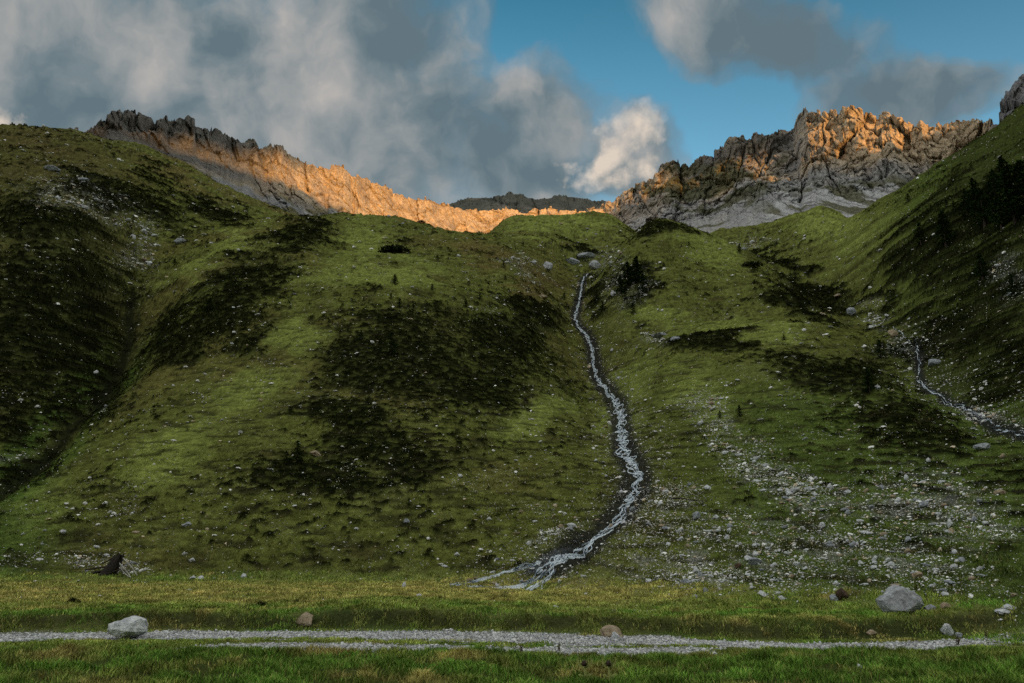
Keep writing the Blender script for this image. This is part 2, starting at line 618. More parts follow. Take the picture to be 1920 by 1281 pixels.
def smooth_path(p, n):
    """Catmull-Rom through the points"""
    p = np.asarray(p, float)
    q = np.vstack([2 * p[0] - p[1], p, 2 * p[-1] - p[-2]])
    s = np.linspace(0, len(p) - 1.0001, n)
    i = s.astype(int)
    f = (s - i)[:, None]
    a, b, c, d = q[i], q[i + 1], q[i + 2], q[i + 3]
    return 0.5 * (2 * b + (c - a) * f + (2 * a - 5 * b + 4 * c - d) * f ** 2 + (3 * b - a - 3 * c + d) * f ** 3)


STREAM_PX = [(1102, 500), (1092, 530), (1086, 560), (1078, 592), (1092, 618), (1108, 645), (1114, 680), (1122, 708), (1145, 738), (1160, 765), (1164, 800), (1169, 835),
             (1182, 858), (1195, 882), (1190, 908), (1170, 942), (1140, 978), (1108, 1004), (1068, 1028), (1030, 1050), (1018, 1068), (1000, 1092)]
SIDE_PX = [(1718, 640), (1722, 668), (1724, 700), (1735, 722), (1770, 742), (1825, 770), (1870, 795), (1930, 815)]
GULLY_PX = [(278, 470), (262, 520), (247, 570), (243, 620), (232, 670), (195, 735), (160, 780), (105, 830), (30, 890), (-60, 950)]
MID_PX = [(1490, 520), (1545, 558), (1600, 588), (1660, 630), (1705, 645)]
STREAM = SIDE = GULLY = MIDG = None
for _ in range(4):                              # each pass lays the paths on the valleys cut by the pass before
    STREAM, SIDE, GULLY, MIDG = (smooth_path(hits(q)[:, :2], n) for q, n in ((STREAM_PX, 160), (SIDE_PX, 80), (GULLY_PX, 60), (MID_PX, 40)))
    GULLIES.clear()
    GULLIES.extend([(STREAM[:110:3], 4.5, 9.0), (SIDE[::2], 1.8, 6.0), (GULLY[:52:2], 4.0, 7.0), (MIDG[::2], 4.5, 8.0)])
GULLIES += [(STREAM[::3], 0.45, 1.4), (SIDE[::2], 0.4, 1.2), (GULLY[::2], 1.0, 1.5)]

# ------------------------------------------------------------------ what grows where (masks laid on the ground once, in world space)
def ell(u, v, eu, ev, ru, rv, rot=0.0):
    c, s = math.cos(rot), math.sin(rot)
    a = ((u - eu) * c + (v - ev) * s) / ru
    b = (-(u - eu) * s + (v - ev) * c) / rv
    return 1 - np.sqrt(a * a + b * b)


SHRUB_E = [(1810, 470, 200, 170, -0.6), (1770, 620, 190, 100, -0.4), (1890, 660, 110, 130, 0), (90, 600, 250, 260, 0),  # this row spreads the heath wider to deepen the shade of the flanks
           (100, 580, 200, 170, 0.2), (120, 720, 210, 110, -0.3), (60, 420, 150, 70, 0.3), (240, 380, 190, 50, 0.35), (400, 395, 90, 35, 0.3),
           (430, 560, 190, 90, -0.55), (560, 445, 75, 50, -0.5), (330, 640, 120, 70, -0.8), (480, 640, 80, 40, -0.4),
           (740, 680, 240, 110, 0.1), (940, 640, 150, 95, 0.45), (900, 720, 180, 80, 0.1), (760, 590, 130, 40, 0.1), (1000, 600, 80, 60, 0.9), (640, 790, 130, 50, 0.1),
           (700, 840, 200, 60, 0), (600, 900, 240, 60, 0.05), (780, 880, 120, 40, 0),
           (1195, 550, 65, 75, -0.3), (1120, 560, 25, 60, 0.2), (1520, 560, 120, 55, 0.25), (1480, 500, 90, 25, 0.45), (1330, 640, 120, 30, 0.1),
           (1560, 700, 190, 50, 0.15), (1700, 800, 170, 70, 0.35), (1800, 640, 130, 60, 0.4), (1850, 500, 150, 130, -0.6), (1830, 590, 160, 90, -0.5), (1780, 620, 140, 60, -0.4), (1690, 500, 60, 60, -0.6), (1740, 460, 80, 60, -0.6), (1890, 360, 60, 70, -0.6),
           (1650, 570, 60, 25, 0.7), (1870, 720, 90, 50, 0.3), (60, 880, 110, 50, -0.6), (40, 800, 90, 60, -0.5), (1240, 430, 70, 20, -0.3), (740, 470, 40, 9, 0),
           (1080, 470, 50, 12, 0.3), (300, 330, 60, 20, 0.4)]
LUSH_LIT_E = [(700, 515, 190, 40, 0), (680, 455, 70, 60, 0), (400, 480, 150, 22, -0.55), (1240, 590, 70, 25, 0), (1400, 622, 190, 22, 0.08), (1180, 740, 60, 110, 0.5),
          (1050, 420, 140, 30, 0), (1550, 420, 90, 50, 0), (1330, 470, 90, 40, 0.5), (560, 640, 60, 60, -0.5), (450, 740, 150, 50, -0.4), (300, 850, 150, 60, -0.5),
          (1000, 790, 120, 40, -0.3), (1620, 450, 120, 30, -0.6), (60, 950, 110, 60, -0.7), (1320, 740, 110, 60, 0.6)]
DRY_E = [(330, 330, 140, 30, 0.4), (60, 270, 90, 30, 0.1), (520, 385, 70, 18, 0.45), (200, 580, 45, 60, -0.2), (1000, 540, 60, 50, 0.7), (900, 470, 60, 30, 0.3)]
STONY_E = [(1330, 1040, 260, 110, -0.1), (1560, 1060, 420, 120, 0.05), (1230, 970, 120, 70, -0.6), (1450, 890, 250, 60, 0.45), (1330, 780, 60, 60, 0.8), (1750, 970, 230, 120, 0.2),
           (150, 380, 150, 60, 0.3), (260, 470, 60, 70, 0.1), (1180, 545, 60, 60, -0.6), (1130, 490, 70, 30, 0), (1230, 630, 45, 25, 0), (1400, 455, 50, 18, 0.3), (1640, 600, 60, 25, 0.6),
           (1690, 650, 60, 25, 0.5), (1850, 780, 90, 30, 0.4), (1040, 1020, 60, 18, -0.5), (200, 1060, 90, 20, 0), (20, 850, 60, 20, -0.2), (1890, 520, 40, 60, 0.3), (980, 500, 70, 30, 0.4)]


def soft_max_ell(u, v, E, sharp=0.35):
    o = np.zeros(u.shape)
    for e in E:
        o = np.maximum(o, sstep(0.0, sharp, ell(u, v, *e)))
    return o


def lerp(a, b, k):
    return a + (np.asarray(b) - a) * k[..., None]


def ground_masks(x, y, z):
    r = np.hypot(x, y)
    th = np.arctan2(x, y)
    u, v = to_px(th, (z - CAM_H) / r)
    wu = u + 75 * fbm2(x / 9, z / 5, 4, 101)
    wv = v + 42 * fbm2(x / 9, z / 5, 4, 111)
    sh = soft_max_ell(wu, wv, SHRUB_E, 0.95)
    lush_lit = soft_max_ell(wu, wv, LUSH_LIT_E, 0.7)
    dr = soft_max_ell(wu, wv, DRY_E, 0.8)
    st = soft_max_ell(wu, wv, STONY_E, 0.7)
    return u, v, sh, lush_lit, dr, st


# ------------------------------------------------------------------ ground mesh: one polar sheet, finest where the lens looks
_ths = np.concatenate([np.linspace(-0.98, -0.62, 60)[:-1], np.linspace(-0.62, 0.62, 940), np.linspace(0.62, 0.98, 60)[1:]])
_rs = [6.0]
while _rs[-1] < 460:
    r_ = _rs[-1]
    k_ = 0.0065 if r_ < 30 else 0.0030 if r_ < 215 else 0.0050 if r_ < 300 else 0.02
    _rs.append(r_ * (1 + k_))
_rs = np.array(_rs)
GT, GR = np.meshgrid(_ths, _rs)
GX, GY = GR * np.sin(GT), GR * np.cos(GT)
GZ = np.zeros_like(GX)
for i in range(0, len(_rs), 200):
    GZ[i:i + 200] = base_z(GX[i:i + 200], GY[i:i + 200])
GU, GV, SHR, LUSH_LIT, DRY, STO = ground_masks(GX, GY, GZ)
slope = sstep(0.05, 0.55, GZ - meadow_z(GX, GY))
onm = 1 - slope
far = sstep(60, 160, GR)
d_stream, p_stream = seg_dist(GX, GY, STREAM[::2])
d_side, _ = seg_dist(GX, GY, SIDE[::2])
d_gul, p_gul = seg_dist(GX, GY, GULLY[::2])
# little steps trodden along the contours, and clumps of heath
step_n = gn2(GX / 2.6 + 0.6 * gn2(GX / 6, GZ / 2, 3), GZ / 0.42, 201) + 0.6 * gn2(GX / 1.2, GZ / 0.22, 202)
clump = gn2(GX / 0.85 + 0.5 * gn2(GX / 2, GZ / 0.6, 217), GZ / 0.23, 211) + 0.5 * gn2(GX / 0.42, GZ / 0.12, 212) + 0.25 * gn2(GX / 2.6, GZ / 0.8, 215)
clump2 = gn2(GX / 1.9, GZ / 0.55, 213) + 0.6 * gn2(GX / 0.9, GZ / 0.28, 214) + 0.25 * gn2(GX / 5, GZ / 2, 216)
cl = np.where(GR < 100, clump, 0.5 * clump + 0.7 * clump2)
big = fbm2(GX / 16, GZ / 7, 4, 221)
cover = np.clip(0.17 + 0.62 * SHR ** 0.7 + 0.36 * big - 0.22 * LUSH_LIT + 0.05 * sstep(260, 120, GU) * sstep(900, 800, GV), 0.03, 0.68)
thr = np.interp(cover, [0, 0.1, 0.3, 0.5, 0.7, 0.9], [1.05, 0.78, 0.40, 0.08, -0.22, -0.6])
HEATH = sstep(-0.20, 0.20, cl - thr) * slope
wet = np.exp(-(d_stream / 1.3) ** 2) + 0.8 * np.exp(-(d_side / 0.7) ** 2)
disp = slope * (0.12 + 0.26 * far) * step_n * (1 - 0.6 * wet.clip(0, 1)) + HEATH * (0.16 + 0.30 * far) + slope * 0.07 * gn2(GX / 0.35, GZ / 0.15, 241)
disp *= sstep(0, 1.5, d_stream)
ROAD_D = GY - ROAD_Y(GX)
GZ = GZ + disp


def ground_albedo():
    n1 = fbm2(GX / 5, GZ / 2.2, 4, 301)
    n2 = fbm2(GX / 1.3, GZ / 0.6, 3, 311)
    n3 = fbm2(GX / 22, GY / 22, 3, 321)
    g = np.empty(GX.shape + (3,))
    g[:] = (0.128, 0.132, 0.030)
    g = lerp(g, (0.155, 0.155, 0.042), sstep(-0.1, 0.5, n1) * 0.8)
    g = lerp(g, (0.072, 0.060, 0.022), sstep(0.0, 0.5, -n1 + 0.2 * n3) * 0.75)
    g = lerp(g, (0.150, 0.122, 0.036), sstep(-0.05, 0.45, n3 + 0.3 * n1) * sstep(1250, 950, GU) * 0.7)
    g = lerp(g, (0.235, 0.255, 0.058), LUSH_LIT * (0.75 + 0.2 * n2).clip(0, 1))  # lush grass, with the light on spur crests put into its colour
    g = lerp(g, (0.150, 0.105, 0.038), DRY * (0.7 + 0.5 * n2).clip(0, 1))
    # green flush low on the slope at either end
    gl = sstep(200, 0, GU) * sstep(850, 1000, GV) + sstep(1150, 1500, GU) * sstep(640, 800, GV) * 0.8 + 0.7 * sstep(1600, 1750, GU) * sstep(760, 500, GV)
    g = lerp(g, (0.058, 0.105, 0.020), gl.clip(0, 1) * 0.65)
    # brownish high slope on the left
    g = lerp(g, (0.085, 0.068, 0.026), sstep(330, 150, GU) * sstep(800, 600, GV) * 0.6)
    # rank growth among the heath, with the shade of the flanks put into its colour
    rank_shade = np.maximum(SHR, 0.9 * sstep(1700, 1850, GU + 60 * n3) * sstep(800, 700, GV))
    g = lerp(g, (0.046, 0.053, 0.014), sstep(0.05, 0.8, rank_shade + 0.25 * n3) * 0.80)
    # heath
    g = lerp(g, (0.0065, 0.0078, 0.0028), HEATH * 0.96)
    g = g * np.exp(0.42 * gn2(GX / 0.40, GZ / 0.11, 361) + 0.34 * gn2(GX / 1.1, GZ / 0.30, 362) + 0.25 * far * gn2(GX / 2.2, GZ / 0.7, 363))[..., None]
    # steps: the shade on their risers painted as a dark tone
    g = lerp(g, (0.030, 0.026, 0.012), sstep(0.10, 0.6, -step_n) * slope * 0.70)
    # stony ground
    sn = fbm2(GX / 0.7, GZ / 0.3, 3, 331) + 0.35 * n1
    bare = STO * sstep(0.0, 0.45, sn) * slope
    g = lerp(g, (0.23, 0.215, 0.185), bare * 0.55)
    wetk = sstep(0.25, 0.75, wet + 0.25 * n2)
    g = lerp(g, (0.030, 0.028, 0.026), wetk * 0.9)
    g = lerp(g, (0.075, 0.145, 0.022), np.exp(-((d_gul - 2.2) / 1.5) ** 2) * 0.45 * sstep(0.35, 0.6, p_gul) * (1 - HEATH))
    # dark seam of the dry gully
    g = lerp(g, (0.015, 0.016, 0.008), np.exp(-(d_gul / 0.95) ** 2) * 0.92 * sstep(0.1, 0.25, p_gul))
    # valley floor
    m = np.empty_like(g)
    m[:] = (0.175, 0.190, 0.050)
    yel = sstep(23.5, 27, GY + 3.0 * fbm2(GX / 5, GY / 3, 3, 341)) * sstep(9, -1, GX - 4 - 3 * n1) * sstep(39, 34, GY + 2 * n1)
    m = lerp(m, (0.27, 0.215, 0.080), yel * (0.45 + 0.9 * n1 + 0.4 * n2).clip(0, 0.9))
    m = lerp(m, (0.075, 0.125, 0.025), sstep(-0.1, 0.4, fbm2(GX / 3.0, GY / 1.6, 3, 351)) * 0.7)
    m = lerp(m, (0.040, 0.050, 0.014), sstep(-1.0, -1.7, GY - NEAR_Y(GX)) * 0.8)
    bank_shade = np.exp(-((ROAD_D - 1.5) / 0.45) ** 2)
    m = lerp(m, (0.030, 0.026, 0.013), bank_shade * 0.8)  # undercut shade of the bank painted along its edge
    g = lerp(m, g, slope)
    wash = sstep(0.0, 0.5, np.maximum(ell(GU, GV, 925, 1101, 105, 13, 0.08), ell(GU, GV, 1030, 1050, 60, 14, -0.5)) + 0.35 * n2) * (GR < 60)
    g = lerp(g, (0.085, 0.088, 0.090), wash * 0.85)
    # the gravel track: two wheel lines with a strip of turf between
    return g


def road_mask(x, y):
    d = y - ROAD_Y(x)
    e = y - NEAR_Y(x)
    wob = 0.45 * fbm2(x / 2.2, y / 0.8, 3, 401)
    far_rut = sstep(1.08, 0.68, np.abs(d - 0.1) / np.interp(x, [1, 4, 9], [1.0, 0.82, 0.66]) + wob)
    near_rut = sstep(0.85, 0.45, np.abs(e) + wob * 1.2) * sstep(-7.5, -5.5, x) * sstep(4.6, 3.6, x)
    mid = 0.75 * sstep(-0.2, 0.3, e) * sstep(0.2, -0.2, d) * sstep(0.10, 0.34, fbm2(x / 2.5, y / 0.5, 3, 411) + 0.25 * sstep(-1, 1.5, x) * sstep(5, 3.5, x)) * sstep(-7, -5, x) * sstep(7, 5, x)
    w2 = 0.9 * fbm2(x / 0.5, y / 0.6, 3, 421)
    side = 0.7 * sstep(0.1, 0.6, ell(x, y, 2.9, 23.4, 1.7, 0.7) + w2)
    fade = sstep(11.8, 9.3, x) * 0.75 + 0.25 * sstep(16, 13, x)
    return np.clip(np.maximum(np.maximum(np.maximum(far_rut * fade, near_rut), mid), 0.8 * side), 0, 1)


alb_b = (0.90, 1.0, 1.08)
ROADM = road_mask(GX, GY) * (GY < 25)
alb = ground_albedo() * np.array(alb_b)
alb = lerp(alb, (0.27, 0.275, 0.28), ROADM * 0.95)
GZ = GZ - 0.02 * ROADM
gv = np.stack([GX, GY, GZ], -1).reshape(-1, 3)
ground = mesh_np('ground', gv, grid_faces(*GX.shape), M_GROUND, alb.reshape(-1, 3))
tag(ground, kind='structure')


def ground_z(x, y):
    """height of the finished ground sheet"""
    x, y = np.asarray(x, float), np.asarray(y, float)
    th = np.arctan2(x, y)
    r = np.hypot(x, y)
    a = np.interp(th, _ths, np.arange(len(_ths)))
    b = np.interp(r, _rs, np.arange(len(_rs)))
    ia = np.clip(a.astype(int), 0, len(_ths) - 2)
    ib = np.clip(b.astype(int), 0, len(_rs) - 2)
    fa, fb = a - ia, b - ib
    return (GZ[ib, ia] * (1 - fa) + GZ[ib, ia + 1] * fa) * (1 - fb) + (GZ[ib + 1, ia] * (1 - fa) + GZ[ib + 1, ia + 1] * fa) * fb


_SL = (GZ - CAM_H) / GR
_HOR = np.maximum.accumulate(_SL, axis=0)          # what hides what
VIS = (_SL >= _HOR - 0.004)


def ground_hit(u, v, rmin=7.0):
    """first point of the finished ground under a photo point"""
    th, t = px_dir(u, v)
    th, t = float(th), float(t)
    a = np.interp(th, _ths, np.arange(len(_ths)))
    ia = int(a)
    fa = a - ia
    col = _SL[:, ia] * (1 - fa) + _SL[:, min(ia + 1, len(_ths) - 1)] * fa
    k = np.nonzero((col >= t) & (_rs > rmin))[0]
    r = _rs[k[0]] if len(k) else _rs[int(np.argmax(np.where(_rs < 330, col, -9)))]
    return Vector((r * math.sin(th), r * math.cos(th), float(ground_z(r * math.sin(th), r * math.cos(th)))))


# ------------------------------------------------------------------ rock walls behind the green hills
def curve(pts, th):
    a = np.array([(float(px_dir(u, v)[0]), float(px_dir(u, v)[1]), r) for u, v, r in pts])
    a = a[np.argsort(a[:, 0])]
    return np.interp(th, a[:, 0], a[:, 1]), np.interp(th, a[:, 0], a[:, 2])


def curtain(name, crest, base, nth, ns, g_pow, rough, jag, mat, colour, seed, cliff0=0.3, cliff1=0.6, back=0.8, soft=None):
    th = np.linspace(float(px_dir(*crest[0][:2])[0]), float(px_dir(*crest[-1][:2])[0]), nth)
    tc, rc = curve(crest, th)
    tb, rb = curve(base, th)
    zc, zb = rc * tc, rb * tb
    arc = th * rc.mean()
    c1, _ = cell3(arc / 16, 0 * arc, 0 * arc + 0.5, seed)
    c2, _ = cell3(arc / 5, 0 * arc, 0 * arc + 0.5, seed + 1)
    zc = zc + jag * (0.35 * fbm2(arc / 30, 0 * arc, 3, seed) + 0.30 * c1 + 0.16 * c2 + 0.15 * fbm2(arc / 6, 0 * arc, 3, seed + 5, 0.6))
    s = np.concatenate([np.linspace(0, 1, ns), 1 + np.linspace(0, 1, 26)[1:] ** 1.3])
    S, TH = np.meshgrid(s, th, indexing='ij')
    f = np.minimum(S, 1)
    g = 1 - (1 - f) ** g_pow
    RR = rb + (rc - rb) * g
    Z = zb + (zc - zb) * f
    b = np.maximum(S - 1, 0)
    RR = RR + b * back * (zc - zb) * 1.6
    Z = Z - b * back * (zc - zb)
    X, Y = RR * np.sin(TH), RR * np.cos(TH)
    lat = TH * rc.mean()
    # buttresses and gullies run down the face, blocks and ledges break it up
    wl = lat + 5 * fbm2(lat / 20, Z / 20, 3, seed + 8)
    wz = Z + 5 * fbm2(lat / 20, Z / 20, 3, seed + 9) + 0.25 * lat
    b1, e1 = cell3(wl / 30, wz / 55, 0 * Z + 0.5, seed + 11)
    b2, e2 = cell3(wl / 11, wz / 17, 0 * Z + 0.5, seed + 12)
    b3, e3 = cell3(wl / 4.5, wz / 6, 0 * Z + 0.5, seed + 13)
    n = 0.55 * fbm2(lat / 60 + 0.3 * fbm2(lat / 60, Z / 60, 2, seed + 8), Z / 200, 3, seed + 1, 0.45, True) \
        + 0.36 * b1 + 0.18 * b2 + 0.09 * b3 + 0.12 * fbm3(X / 11, Y / 11, Z / 13, 3, seed + 15, 0.55) + 0.34 * fbm3(X / 34, Y / 34, Z / 40, 4, seed + 2, 0.45) \
        - 0.16 * sstep(0.10, 0.0, e1) - 0.05 * sstep(0.12, 0.0, e2)
    crack = np.maximum(sstep(0.10, 0.0, e1), 0.7 * sstep(0.10, 0.0, e2))
    led = gn2(lat / 70, Z / 9 + 0.7 * gn2(lat / 30, Z / 30, seed + 4), seed + 6)
    k = rough * (0.12 + 0.88 * sstep(cliff0, cliff1, f + 0.10 * fbm2(lat / 50, Z / 50, 3, seed + 21))) * np.where(S > 1, np.maximum(0.25, 1 - b), 1.0)
    if soft is not None:
        uu = to_px(TH, np.interp(TH, th, tc))[0]
        k = k * (1 - soft(uu, f))
    dr = -k * (n + 0.14 * led)
    X, Y = X + dr * np.sin(TH), Y + dr * np.cos(TH)
    Z = Z + 0.06 * k * fbm3(X / 6, Y / 6, Z / 6, 3, seed + 7, 0.6)
    Z = Z + CAM_H
    u, v = to_px(np.arctan2(X, Y), (Z - CAM_H) / np.hypot(X, Y))
    ob = mesh_np(name, np.stack([X, Y, Z], -1).reshape(-1, 3), grid_faces(*X.shape)[:, ::-1], mat, colour(u, v, f, n, X, Y, Z, lat).reshape(-1, 3))
    tag(ob, kind='structure')
    ob['kind'] = 'structure'
    return dict(th=th, tc=tc, rc=rc, tb=tb, rb=rb, gp=g_pow)


def on_curtain(cu, u, v):
    th, t = px_dir(u, v)
    tc, rc, tb, rb = (np.interp(float(th), cu['th'], cu[k]) for k in ('tc', 'rc', 'tb', 'rb'))
    r = rb
    for f in np.linspace(0, 1, 200):
        g = 1 - (1 - f) ** cu['gp']
        r = rb + (rc - rb) * g
        z = rb * tb + (rc * tc - rb * tb) * f
        if z / r >= t:
            break
    return np.array([r * math.sin(th), r * math.cos(th), r * float(t) + CAM_H])


L_CREST = [(-60, 280, 480), (60, 270, 490), (120, 258, 500), (163, 252, 520), (176, 240, 525), (186, 233, 525), (205, 226, 530), (235, 223, 540), (248, 217, 545), (262, 217, 548), (275, 224, 550), (300, 231, 560), (335, 234, 575), (380, 244, 590),
           (420, 251, 605), (460, 262, 620), (477, 266, 628), (486, 282, 630), (500, 282, 640), (507, 275, 642), (520, 290, 650), (560, 302, 680), (600, 318, 705), (622, 322, 715), (636, 316, 722), (655, 326, 735),
           (680, 345, 755), (700, 353, 770), (750, 363, 810), (790, 378, 845), (830, 391, 880), (860, 396, 905), (900, 397, 930), (950, 393, 950), (985, 399, 965), (1000, 389, 970), (1012, 396, 972), (1060, 399, 985), (1100, 396, 1000), (1160, 390, 1010)]
L_BASE = [(-60, 300, 400), (100, 290, 420), (200, 300, 440), (350, 340, 450), (450, 390, 465), (550, 425, 490), (640, 440, 520), (760, 455, 590), (870, 480, 650), (1000, 470, 700), (1160, 450, 720)]
R_CREST = [(1100, 400, 1020), (1150, 382, 1000), (1180, 361, 980), (1225, 345, 950), (1240, 323, 945), (1270, 313, 930), (1300, 303, 910), (1340, 291, 890), (1370, 266, 880), (1400, 259, 870), (1440, 253, 860), (1488, 249, 850), (1496, 232, 830), (1511, 216, 810),
           (1540, 219, 800), (1565, 221, 800), (1590, 223, 795), (1610, 216, 790), (1640, 211, 785), (1665, 208, 780), (1680, 224, 780), (1700, 236, 785), (1718, 243, 790), (1727, 234, 785), (1738, 243, 790), (1770, 243, 790), (1800, 241, 780), (1840, 241, 760),
           (1850, 236, 740), (1862, 229, 720), (1870, 221, 700), (1880, 201, 690), (1895, 186, 680), (1905, 176, 675), (1915, 166, 670), (1930, 158, 665), (1990, 150, 660), (2100, 150, 660)]
R_BASE = [(1100, 460, 700), (1200, 455, 690), (1300, 460, 670), (1380, 455, 640), (1450, 445, 600), (1550, 430, 560), (1650, 420, 520), (1750, 390, 500), (1850, 330, 480), (1930, 290, 470), (2100, 260, 470)]
F_CREST = [(780, 410, 1900), (835, 385, 1850), (880, 373, 1800), (930, 369, 1780), (960, 361, 1780), (980, 366, 1780), (1010, 377, 1800), (1030, 372, 1800), (1050, 367, 1800), (1085, 372, 1810), (1110, 377, 1820), (1150, 383, 1840), (1250, 400, 1900)]
F_BASE = [(780, 470, 1500), (1250, 470, 1500)]


def col_left(u, v, f, n, X, Y, Z, lat):
    q = fbm3(X / 30, Y / 30, Z / 16, 4, 501)
    q2 = fbm3(X / 8, Y / 8, Z / 8, 3, 511)
    c = np.empty(X.shape + (3,))
    c[:] = (0.46, 0.36, 0.24)
    c = lerp(c, (0.34, 0.27, 0.20), sstep(-0.1, 0.4, q))
    c = lerp(c, (0.22, 0.185, 0.15), sstep(0.05, 0.5, q2) * 0.7)
    # shade along the top on the left, put into the rock colour
    top_shade = sstep(560, 440, u + 60 * q) * sstep(0.45, 0.62, f + 0.12 * q)
    c = lerp(c, (0.115, 0.115, 0.112), top_shade * 0.9)
    # scree and thin grass below
    scree = sstep(0.62, 0.42, f + 0.10 * q) * sstep(760, 600, u)
    sc = np.empty_like(c)
    sc[:] = (0.21, 0.215, 0.22)
    sc = lerp(sc, (0.32, 0.32, 0.31), sstep(0.1, 0.5, q2))
    gr = sstep(-0.02, 0.25, fbm2(lat / 22, Z / 14, 4, 521) + 0.25 * sstep(0.3, 0.1, f))
    sc = lerp(sc, (0.105, 0.098, 0.032), gr * 0.9)
    c = lerp(c, sc, scree)
    return c


def col_right(u, v, f, n, X, Y, Z, lat):
    q = fbm3(X / 40, Y / 40, Z / 22, 4, 601)
    q2 = fbm3(X / 10, Y / 10, Z / 10, 3, 611)
    c = np.empty(X.shape + (3,))
    c[:] = (0.31, 0.275, 0.235)
    low = sstep(0.72, 0.55, f + 0.10 * q)
    c = lerp(c, (0.42, 0.33, 0.22), sstep(0.0, 0.4, q))
    c = lerp(c, (0.20, 0.20, 0.205), sstep(0.05, 0.4, -q) * 0.9)
    c = lerp(c, (0.11, 0.10, 0.09), sstep(0.1, 0.5, q2) * 0.6)
    c = lerp(c, (0.44, 0.34, 0.22), sstep(1480, 1560, u + 40 * q) * sstep(330, 290, v + 30 * q) * sstep(1880, 1840, u) * 0.8)  # warm sunlight on the upper face put into the rock colour
    c = lerp(c, (0.30, 0.31, 0.325), low * 0.8)
    # grass on the dark upper flank at the left
    gl = sstep(0.05, 0.3, fbm2(lat / 35, Z / 20, 4, 621) + 0.5 * sstep(110, 40, np.hypot((u - 1330) * 0.6, (v - 345) * 1.6)) - 0.15)
    c = lerp(c, (0.080, 0.082, 0.035), gl * 0.85 * sstep(1560, 1480, u))
    c = lerp(c, (0.10, 0.095, 0.09), sstep(1500, 1440, u) * sstep(330, 290, v + 0.25 * (u - 1400) * 0 + 25 * q) * 0.6)  # shade of the upper left flank put into the rock colour
    # pale scree fans below the cliffs, streaked down the fall line, with grass between
    scr = sstep(0.60, 0.46, f + 0.12 * q) * sstep(1380, 1480, u + 60 * q)
    sc = np.empty_like(c)
    sc[:] = (0.42, 0.43, 0.44)
    st = fbm2((lat + 0.9 * Z) / 5.5, Z / 60, 4, 631)
    sc = lerp(sc, (0.20, 0.20, 0.205), sstep(0.0, 0.35, st))
    sc = lerp(sc, (0.085, 0.085, 0.036), sstep(0.08, 0.26, fbm2((lat + 0.9 * Z) / 20, Z / 70, 3, 641) + 0.15 * sstep(1500, 1700, u)) * 0.9)
    c = lerp(c, sc, scr)
    c = lerp(c, (0.19, 0.19, 0.20), sstep(1850, 1872, u))
    return c


def col_far(u, v, f, n, X, Y, Z, lat):
    q = fbm3(X / 60, Y / 60, Z / 40, 4, 701)
    c = np.empty(X.shape + (3,))
    c[:] = (0.085, 0.088, 0.075)
    c = lerp(c, (0.15, 0.14, 0.12), sstep(0.0, 0.4, q))
    return c


CU_L = curtain('rock_ridge_terrain', L_CREST, L_BASE, 1000, 300, 1.7, 17.0, 9.0, M_ROCKFACE, col_left, 800,
               soft=lambda u, f: 0.8 * sstep(600, 450, u) * sstep(0.80, 0.68, f))
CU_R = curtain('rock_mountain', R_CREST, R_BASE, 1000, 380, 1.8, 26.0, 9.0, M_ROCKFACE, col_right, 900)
CU_F = curtain('far_mountain', F_CREST, F_BASE, 360, 60, 1.2, 14.0, 7.0, M_FARHILL, col_far, 1000)

# ------------------------------------------------------------------ the other side of the valley, behind the camera: it keeps the low sun off the slope
LXY = np.array([math.sin(SUN_AZ), math.cos(SUN_AZ)])
RXY = np.array([math.cos(SUN_AZ), -math.sin(SUN_AZ)])
OPP_D = 900.0
SHADE_L = [(150, 262), (205, 254), (270, 268), (330, 284), (400, 303), (440, 316), (520, 346), (580, 377), (640, 408), (760, 425), (870, 440), (1000, 425)]
SHADE_R = [(1160, 398), (1230, 380), (1300, 352), (1400, 322), (1470, 320), (1540, 312), (1600, 298), (1660, 284), (1720, 276), (1780, 262), (1840, 246)]
ridge = []
for cu, pts in ((CU_L, SHADE_L), (CU_R, SHADE_R)):
    for u, v in pts:
        P = on_curtain(cu, u, v)
        d, wv = P[:2] @ LXY, P[:2] @ RXY
        ridge.append((wv, P[2] + (d + OPP_D) * math.tan(SUN_EL)))
ridge = np.array(sorted(ridge))


def opposite_side():
    ws = np.concatenate([np.linspace(-2200, -700, 30)[:-1], np.linspace(-700, 1200, 240), np.linspace(1200, 2600, 30)[1:]])
    H = np.interp(ws, ridge[:, 0], ridge[:, 1])
    ds = np.concatenate([[6.0], np.linspace(8, 60, 12), np.linspace(90, OPP_D, 50), np.linspace(OPP_D + 25, OPP_D + 900, 16)])
    D, Wm = np.meshgrid(ds, ws, indexing='ij')
    f = np.clip((D - 25) / (OPP_D - 25), 0, 1)
    Z = H * (0.35 * f + 0.65 * f ** 1.5)
    Z = np.where(D > OPP_D, H - (D - OPP_D) * 0.55, Z)
    X = -LXY[0] * D + RXY[0] * Wm
    Y = -LXY[1] * D + RXY[1] * Wm
    amp = 26 * f * (1 - f) * 4 * 0.5
    Z = Z + amp * fbm2(X / 120, Y / 120, 4, 1101) - 0.05
    q = fbm2(X / 40, Y / 40, 4, 1111)
    c = np.empty(X.shape + (3,))
    c[:] = (0.085, 0.095, 0.03)
    c = lerp(c, (0.16, 0.15, 0.13), sstep(0.55, 0.8, f + 0.2 * q))
    c = lerp(c, (0.04, 0.045, 0.02), sstep(0.1, 0.4, q) * 0.6)
    o = mesh_np('opposite_mountain', np.stack([X, Y, Z], -1).reshape(-1, 3), grid_faces(*X.shape), M_FARHILL, c.reshape(-1, 3))
    tag(o, kind='structure')


opposite_side()


